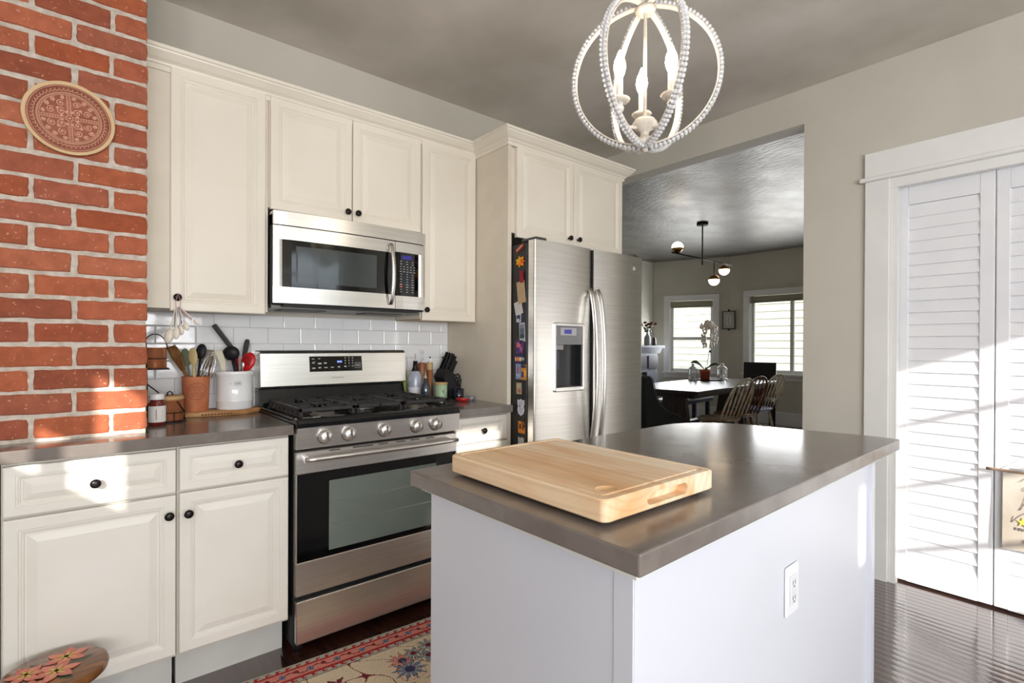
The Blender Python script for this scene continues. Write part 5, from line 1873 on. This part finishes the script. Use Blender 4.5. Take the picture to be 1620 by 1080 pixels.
# scissors loops
h = MB()
for (x, z) in ((1.712, 1.035), (1.720, 1.015)):
    h.tube([(x + .016 * math.cos(a), 2.556, z + .024 * math.sin(a)) for a in [i * PI / 8 for i in range(16)]], .004, 7, closed=True)
h.build('scissors', kh, t)
MB().lathe([(.034, .0), (.037, .055), (.036, .056), (.033, .004), (0, .004)], (1.700, 2.505, CT), 24, caps=True).build('x', blackg, None) if False else None
t = bottle('glass_tumbler', 'dark blue glass tumbler in front of the knife block', (1.685, 2.505, CT), [(0, 0), (.027, 0), (.029, .004), (.032, .062), (.030, .062), (.027, .006), (0, .006)], mat('navy_glass', (24, 30, 50), rough=.08, coat=.5), cat='tumbler')
t = bottle('spoon_rest', 'small red glazed dish in front of the knife block', (1.640, 2.395, CT), [(0, 0), (.026, 0), (.036, .010), (.041, .020), (.039, .021), (.030, .010), (.018, .008), (0, .008)], mat('red_glaze', (190, 40, 40), rough=.15, coat=.4), cat='dish')
MB().ball((1.640, 2.395, CT + .0125), (.020, .018, .006), 12, 6).build('contents', mat('dish_cream', (226, 190, 170), rough=.5, rgb2=(180, 70, 60), scale=70), t)
t = bottle('spoon_rest', 'clear striped glass dish beside the red dish', (1.700, 2.415, CT), [(0, 0), (.022, 0), (.030, .010), (.036, .022), (.034, .022), (.026, .010), (0, .004)], mat('striped_grey_glass', (170, 172, 184), rough=.1, coat=.5, rgb2=(110, 112, 124), scale=40), cat='dish')

# ------------------------------------------------------------------ dining room
def T4(loc, rz=0): return Matrix.Translation(loc) @ Matrix.Rotation(rz, 4, 'Z')


def xf(mb, Mx):
    mb.v = [tuple(Mx @ Vector(p)) for p in mb.v]
    return mb


# table: long axis ~ along X, slightly rotated
TA = math.radians(5.8)
Mt = T4((4.95, 2.90, 0), TA)
t = thing('dining_table', 'long dark wood trestle dining table in the far room', 'table', Mt @ Vector((1.25, .48, 0)))
def tl(poly): return poly
mb = MB().prism([(.0, .0), (2.50, .0), (2.50, .98), (.0, .98)], .712, .752, 'Z')
top = xf(mb, Mt).build('tabletop', darkwood, t)
md = top.modifiers.new('bevel', 'BEVEL'); md.width = .006; md.segments = 2
xf(MB().box(.12, 2.38, .10, .88, .66, .712), Mt).build('apron', darkwood, t)
for x in (.42, 2.05):
    xf(MB().prism([(.28, .08), (.70, .08), (.62, .66), (.36, .66)], x, x + .08, 'X').box(x - .02, x + .10, .14, .84, 0, .08, .01), Mt).build('trestle', darkwood, t)
xf(MB().box(.50, 2.05, .45, .53, .24, .32), Mt).build('stretcher', darkwood, t)

# bench on the far side
Mb_ = T4((6.12, 3.93, 0), TA)
t = thing('dining_bench', 'bench with a white seat and dark legs on the far side of the table', 'bench', Mb_ @ Vector((.6, .15, 0)))
xf(MB().box(0, 1.25, 0, .32, .452, .49, .008), Mb_).build('seat', mat('bench_white', (226, 226, 232), rough=.4), t)
xf(MB().box(.005, 1.245, .005, .315, .405, .4515), Mb_).build('rail', mat('bench_navy', (44, 48, 66), rough=.5), t)
for x in (.06, 1.14):
    for y in (.03, .24):
        xf(MB().box(x, x + .05, y, y + .05, 0, .405), Mb_).build('leg', MATS['bench_navy'], t)


def windsor(name, label, loc, rz, m, seat_m, group='spindle back chairs along the table'):
    t = thing(name, label, 'chair', (loc[0], loc[1], 0), group)
    Mx = T4((loc[0], loc[1], 0), rz)  # local: faces +Y, back at -Y
    pl = []
    for i in range(24):
        a = 2 * PI * i / 24
        r_ = 1.0
        x = .205 * math.copysign(abs(math.cos(a)) ** .75, math.cos(a)); y = .20 * math.copysign(abs(math.sin(a)) ** .75, math.sin(a))
        pl.append((x * 1.08, y))
    lps = [[Vector((x * s, y * s, z)) for x, y in pl] for s, z in ((.92, .415), (1, .428), (1, .442), (.95, .448), (.6, .438))]
    xf(MB().rings(lps, True, True), Mx).build('seat', seat_m, t)
    yb_, lean = -.165, .17
    def P_(x, z):
        return (x, yb_ - lean * (z - .44) / .44 - (.03 if 0 else 0), z)
    # bow
    pts = []
    for i in range(25):
        a = PI * i / 24
        x = .190 * math.cos(a) * (1 if a > 0 else 1)
        z = .62 + .27 * math.sin(a) ** .8 if 0 else .44 + (.445) * (math.sin(a) ** .55)
        x = .222 * math.copysign(abs(math.cos(a)) ** .9, math.cos(a))
        pts.append(P_(x, z))
    xf(MB().tube(pts, .0115, 8), Mx).build('bow', m, t)
    for i in range(5):
        x = -.15 + .30 * i / 4
        zt_ = .44 + .445 * (1 - (abs(x) / .222) ** 2) ** .28
        x2 = x * 1.06
        r_ = [.007, .008, .0115, .008, .007]
        pp = [P_(x * .9 + (x2 - x * .9) * u, .435 + (zt_ - .44) * u) for u in (0, .25, .5, .75, 1)]
        xf(MB().tube(pp, r_, 6), Mx).build('spindle', m, t)
    for sx in (-1, 1):
        for sy in (-1, 1):
            xf(MB().tube([(sx * .13, sy * .12, .43), (sx * .155, sy * .15, .25), (sx * .18, sy * .18, 0)], [.012, .018, .011], 8), Mx).build('leg', m, t)
    xf(MB().tube([(-.165, 0, .2), (.165, 0, .2)], .009, 6).tube([(-.165, -.16, .2), (-.165, .16, .2)], .008, 6).tube([(.165, -.16, .2), (.165, .16, .2)], .008, 6), Mx).build('stretcher', m, t)
    return t


ivory = mat('worn_ivory_paint', (214, 202, 176), rough=.5, rgb2=(170, 150, 116), scale=14, ramp=(.5, .72))
windsor('spindle_chair', 'worn ivory spindle back chair nearest the kitchen opening', (5.42, 2.925), -.10, ivory, mat('worn_seat', (176, 156, 126), rough=.4, rgb2=(110, 90, 70), scale=9))
windsor('spindle_chair', 'reddish brown wooden spindle back chair between two ivory ones', (5.93, 3.01), -.10, brownwood, mat('brown_seat', (150, 104, 60), rough=.35, rgb2=(120, 76, 44)))
windsor('spindle_chair', 'worn ivory spindle back chair farthest along the table, with a blue seat', (6.64, 3.11), -.10, ivory, mat('blue_seat', (150, 160, 196), rough=.4))

# head chair at the far end of the table
Mh = T4((7.72, 3.56, 0), PI / 2 + .30)
t = thing('upholstered_chair', 'black upholstered chair at the window end of the table', 'chair', (7.72, 3.56, 0))
blk = mat('black_upholstery', (34, 33, 34), rough=.6)
xf(MB().box(-.24, .24, -.24, .24, .36, .47, .03), Mh).build('seat', blk, t)
xf(MB().prism([(-.24, .45), (-.18, .45), (-.225, .985), (-.275, .985)], -.225, .225, 'X'), Mh).build('backrest', blk, t)
for sx in (-.2, .2):
    for sy in (-.2, .2):
        xf(MB().box(sx - .02, sx + .02, sy - .02, sy + .02, 0, .365), Mh).build('leg', blk, t)

# wing chair at the near end
t = thing('upholstered_chair', 'dark green black velvet chair with sloping arms at the near end of the table', 'chair', (4.42, 3.22, 0))
sidep = [(4.14, .22), (4.10, .60), (4.09, .925), (4.15, .945), (4.20, .92), (4.25, .78), (4.33, .66), (4.48, .575), (4.64, .535), (4.70, .50), (4.70, .22)]
for y in (2.935, 3.46):
    o = MB().prism([(x, z) for x, z in sidep], y, y + .05, 'Y').build('side_wing', velvet, t)
    md = o.modifiers.new('bevel', 'BEVEL'); md.width = .012; md.segments = 3
    MB().tube([(x, y - .002, z) for x, z in sidep[2:10]], .004, 6).build('piping', mat('charcoal_piping', (58, 64, 64), rough=.6), t)
MB().prism([(4.12, .30), (4.09, .94), (4.17, .945), (4.22, .45), (4.22, .30)], 2.985, 3.46, 'Y').build('backrest', velvet, t)
MB().box(4.20, 4.72, 2.985, 3.46, .30, .48, .03).build('seat', velvet, t)
for x in (4.17, 4.66):
    for y in (2.96, 3.48):
        MB().lathe([(.012, 0), (.018, .22)], (x, y, 0), 10).build('leg', blackm, t)

# orchid on the table
def orchid():
    c = Vector((6.72, 3.83, .7525))
    tray = MB().lathe([(0, 0), (.19, 0), (.20, .006), (.205, .016), (.195, .016), (.19, .008), (0, .008)], (6.76, 3.80, .7525), 36, caps=False).build('serving_tray', blackm)
    tag(tray, 'round dark tray on the dining table under the potted orchid', 'tray')
    c.z = .761
    t = thing('potted_orchid', 'white orchid in an orange terracotta pot on the dining table', 'plant', c)
    MB().lathe([(0, 0), (.058, 0), (.066, .10), (.074, .10), (.076, .135), (.066, .135), (.060, .11), (0, .11)], c, 24, caps=False).build('pot', mat('orange_clay', (190, 92, 58), rough=.7), t)
    def leaf_(p, d, L_, w_, up, nm='leaf'):
        mb = MB(); d = Vector(d).normalized(); s = (d.cross(Vector((0, 0, 1))).normalized() * .45 + Vector((0, 0, .9))).normalized()
        lp = []
        for i in range(9):
            u = i / 8
            q = p + d * L_ * u + Vector((0, 0, up * math.sin(u * PI * .62) - .02 * u * u))
            ww = w_ * math.sin(PI * (u * .93 + .04)) ** .7 + .002
            lp.append([q - s * ww, q + Vector((0, 0, -.004)), q + s * ww, q + Vector((0, 0, .004 - .006))])
        mb.rings(lp, True, True, True).build(nm, leaf, t)
    Rv = Vector((.768, -.640, 0))
    p = c + Vector((0, 0, .13))
    leaf_(p, -Rv + Vector((0, 0, 0)), .20, .026, .13)
    leaf_(p, Rv * 1.0, .19, .018, .10)
    leaf_(p, Rv * .5 + Vector((.1, .1, 0)), .10, .026, .28)
    leaf_(p, Vector((-.5, -.6, 0)), .10, .025, .03)
    stem = []
    for i in range(15):
        u = i / 14
        stem.append(p + Rv * (.05 * math.sin(u * 3) + .02) + Vector((0, 0, .64 * math.sin(u * PI * .56) - (0.0 if u < .8 else (u - .8) * .4))))
    MB().tube(stem, .0035, 6).build('stem', leaf, t)
    ro = random.Random(3)
    top_ = stem[-3]
    spots = [(-.11, .0), (-.07, .03), (-.03, .045), (.01, .045), (.05, .035), (.085, .01), (.105, -.03), (.12, -.08), (.10, -.12), (.115, -.17), (.095, -.22), (.10, -.26), (-.10, -.07), (-.115, -.12), (-.09, -.17), (-.10, -.22), (-.12, -.26), (-.07, -.03), (.06, -.05), (.0, .0), (.03, -.02), (-.04, -.01)]
    for dx, dz in spots:
        q = top_ + Rv * (dx * .72) + Vector((ro.uniform(-.03, .03), ro.uniform(-.03, .03), dz))
        mb = MB()
        sc_ = .036
        for i in range(5):
            a = i * 2 * PI / 5 + ro.uniform(0, 1)
            dd = (Rv * math.cos(a) + Vector((0, 0, math.sin(a)))) * sc_ * .75
            mb.ball(q + dd, (sc_ * .62, sc_ * .3, sc_ * .62), 8, 5)
        mb.build('blossom', petal, t)
    def lantern(lc, lab, s=1.0):
        t2 = thing('lantern', lab, 'lantern', lc)
        lc = Vector(lc)
        wl = mat('white_lantern_metal', (220, 222, 222), rough=.35)
        MB().lathe([(0, 0), (.062 * s, 0), (.064 * s, .012), (.056 * s, .016), (0, .016)], lc, 20, caps=False).build('base', wl, t2)
        MB().lathe([(.058 * s, .152), (.060 * s, .158), (.046 * s, .180), (.022 * s, .196), (.018 * s, .210), (.024 * s, .222), (.012 * s, .232), (0, .233)], lc, 20, caps=False).build('roof', wl, t2)
        for i in range(6):
            a = i * PI / 3
            x, y = .054 * s * math.cos(a), .054 * s * math.sin(a)
            MB().box(lc.x + x - .004, lc.x + x + .004, lc.y + y - .004, lc.y + y + .004, lc.z + .014, lc.z + .154).build('post', wl, t2)
        MB().lathe([(.050 * s, .018), (.050 * s, .150)], lc, 20, caps=False).build('glass', glass, t2)
        MB().lathe([(0, .016), (.020, .016), (.020, .075), (0, .075)], lc, 14, caps=False).build('candle', mat('candle_wax', (240, 236, 226), rough=.6), t2)
    lantern((6.53, 3.905, .753), 'white metal lantern on the table left of the orchid pot')
    lantern((7.02, 3.74, .753), 'white metal lantern on the table right of the orchid pot', 1.15)
orchid()

# mantelpiece at the left wall of the dining room
t = thing('fireplace_mantel', 'pale grey painted fireplace mantel against the left wall of the dining room', 'mantel', (7.1, 5.40, 0))
MB().box(6.30, 7.84, 5.22, 5.545, 1.195, 1.235, .006).prism([(5.545, 1.10), (5.30, 1.10), (5.25, 1.195), (5.545, 1.195)], 6.36, 7.80, 'X').build('shelf', blueg, t)
MB().box(6.40, 7.76, 5.33, 5.545, .78, 1.10).build('frieze', blueg, t)
for x0 in (6.40, 7.44):
    MB().box(x0, x0 + .32, 5.31, 5.545, 0, .78).build('pilaster', blueg, t)
mb = MB()
for x0 in (6.44, 6.80, 7.14, 7.48):
    mb.box(x0, x0 + .26, 5.302, 5.330 if x0 not in (6.44, 7.48) else 5.330, .84, 1.06)
mb.build('inset_panel', mat('slate_paint', (84, 84, 94), rough=.4), t)
MB().box(6.72, 7.44, 5.36, 5.545, .0, .78).build('firebox', blackm, t)

# vase of flowers and dark jar on the mantel
vc = Vector((7.47, 5.33, 1.236))
t = thing('flower_vase', 'grey glass bottle vase of rust coloured flowers on the mantel', 'vase', vc)
MB().lathe([(0, 0), (.050, 0), (.056, .01), (.056, .13), (.040, .165), (.020, .19), (.018, .235), (.022, .24), (.014, .24), (0, .22)], vc, 22, caps=False).build('bottle', mat('grey_glaze', (150, 152, 158), rough=.25), t)
ro = random.Random(12)
Rv = Vector((.768, -.640, 0))
for i in range(11):
    dx = ro.uniform(-.09, .16); dz = ro.uniform(.33, .42) - abs(dx) * .3
    p = vc + Rv * dx + Vector((ro.uniform(-.05, .05), ro.uniform(-.05, .05), dz))
    sh = MB().tube([vc + Vector((0, 0, .23)), vc + Rv * dx * .4 + Vector((0, 0, .29)), p], .0025, 5).build('stem', leaf, t)
    MB().ball(p, (.030, .030, .022), 9, 6).build('blossom', mat('rust_flower', (120, 74, 50), rough=.8, rgb2=(84, 46, 36), scale=60), t)
mb = MB()
for i in range(12):
    dx = ro.uniform(-.09, .09); dz = ro.uniform(.24, .34)
    mb.ball(vc + Rv * dx + Vector((0, ro.uniform(-.04, .04), dz)), (.026, .012, .018), 8, 5)
mb.build('leaves', leaf, t)
o = MB().lathe([(0, 0), (.036, 0), (.040, .03), (.034, .10), (.026, .135), (0, .14)], (7.66, 5.33, 1.236), 20, caps=False).build('dark_vase', mat('dark_brown_glaze', (58, 44, 42), rough=.25))
tag(o, 'small dark brown vase on the mantel right of the flowers', 'vase')

# framed drawing where the walls meet between the windows
t = thing('framed_drawing', 'small drawing in a thin black frame between the dining windows', 'picture', (8.33, 4.30, 1.50))
pa = W1a + (W1b - W1a).normalized() * 1.165; pb = Vector((8.352, 4.225, 0))
pa = pa - Vector((.03, .03, 0))
d = (pb - pa).normalized(); nn = Vector((-d.y, d.x, 0)); nn = nn if nn.x > 0 else -nn
Rp = Matrix((d, nn, Vector((0, 0, 1)))).transposed().to_4x4()
L_ = (pb - pa).length
def pf(mb): mb.v = [tuple(Rp @ Vector(p) + pa) for p in mb.v]; return mb
ft = .012
pf(MB().box(0, L_, -.008, .008, 1.515, 1.515 + ft).box(0, L_, -.008, .008, 1.818 - ft, 1.818).box(0, ft, -.008, .008, 1.515, 1.818).box(L_ - ft, L_, -.008, .008, 1.515, 1.818)
   .box(L_ / 2 - .012, L_ / 2 + .012, -.008, .008, 1.818, 1.845).box(L_ / 2 - .012, L_ / 2 + .012, -.008, .008, 1.49, 1.515)).build('frame', blackm, t)
pf(MB().box(ft, L_ - ft, -.002, .006, 1.527, 1.806)).build('mat_board', mat('mat_grey', (186, 184, 180), rough=.7), t)
pf(MB().box(L_ * .28, L_ * .72, -.0035, -.002, 1.58, 1.75)).build('paper', mat('drawing_paper', (204, 202, 198), rough=.8), t)
pf(MB().tube([(L_ * .45, -.004, 1.72), (L_ * .55, -.004, 1.69), (L_ * .44, -.004, 1.66), (L_ * .50, -.004, 1.62), (L_ * .52, -.004, 1.60)], .003, 5)).build('ink_lines', greypl, t)

# pendant with three globes
def pendant():
    X, Y = 5.86, 3.385
    t = thing('globe_pendant', 'black linear pendant with three glowing globes over the dining table', 'pendant light', (X, Y, CZ))
    MB().lathe([(0, CZ - .03), (.066, CZ - .03), (.068, CZ - .026), (.068, CZ), (0, CZ)], (X, Y, 0), 28, caps=False).build('canopy', blackm, t)
    MB().tube([(X, Y, CZ - .02), (X, Y, 2.225)], .0085, 10).build('rod', blackm, t)
    MB().tube([(5.19, 3.374, 2.30), (6.58, 3.392, 2.30)], .009, 10).build('bar', blackm, t)
    gm = mat('lit_globe', (255, 250, 240), rough=.3, emit=(255, 226, 186), estr=5.0)
    for i, (x, z, up) in enumerate(((5.31, 2.372, 1), (6.145, 2.062, -1), (6.40, 2.215, -1))):
        c = Vector((x, 3.38 + .008 * (x - 5.2), z))
        r_ = .066
        # globe half and brass half
        pr = [(r_ * math.cos(a), r_ * math.sin(a)) for a in [(-.12 + i_ * (PI / 2 + .12) / 10) for i_ in range(11)]]
        pr2 = [(r_ * 1.02 * math.cos(a), r_ * 1.02 * math.sin(a)) for a in [(-PI / 2 + i_ * (PI / 2 - .12) / 8) for i_ in range(9)]]
        if up < 0:
            pr = [(a, -b_) for a, b_ in pr]; pr2 = [(a, -b_) for a, b_ in pr2]
        g_ = MB().lathe(pr, c, 24, caps=False).build('globe', gm, t)
        MB().lathe(pr2, c, 24, caps=False).build('brass_cup', brass, g_)
        if i == 1:
            MB().tube([c + Vector((0, 0, r_)), Vector((c.x, c.y, 2.30))], .006, 8).build('drop_rod', blackm, g_)
pendant()
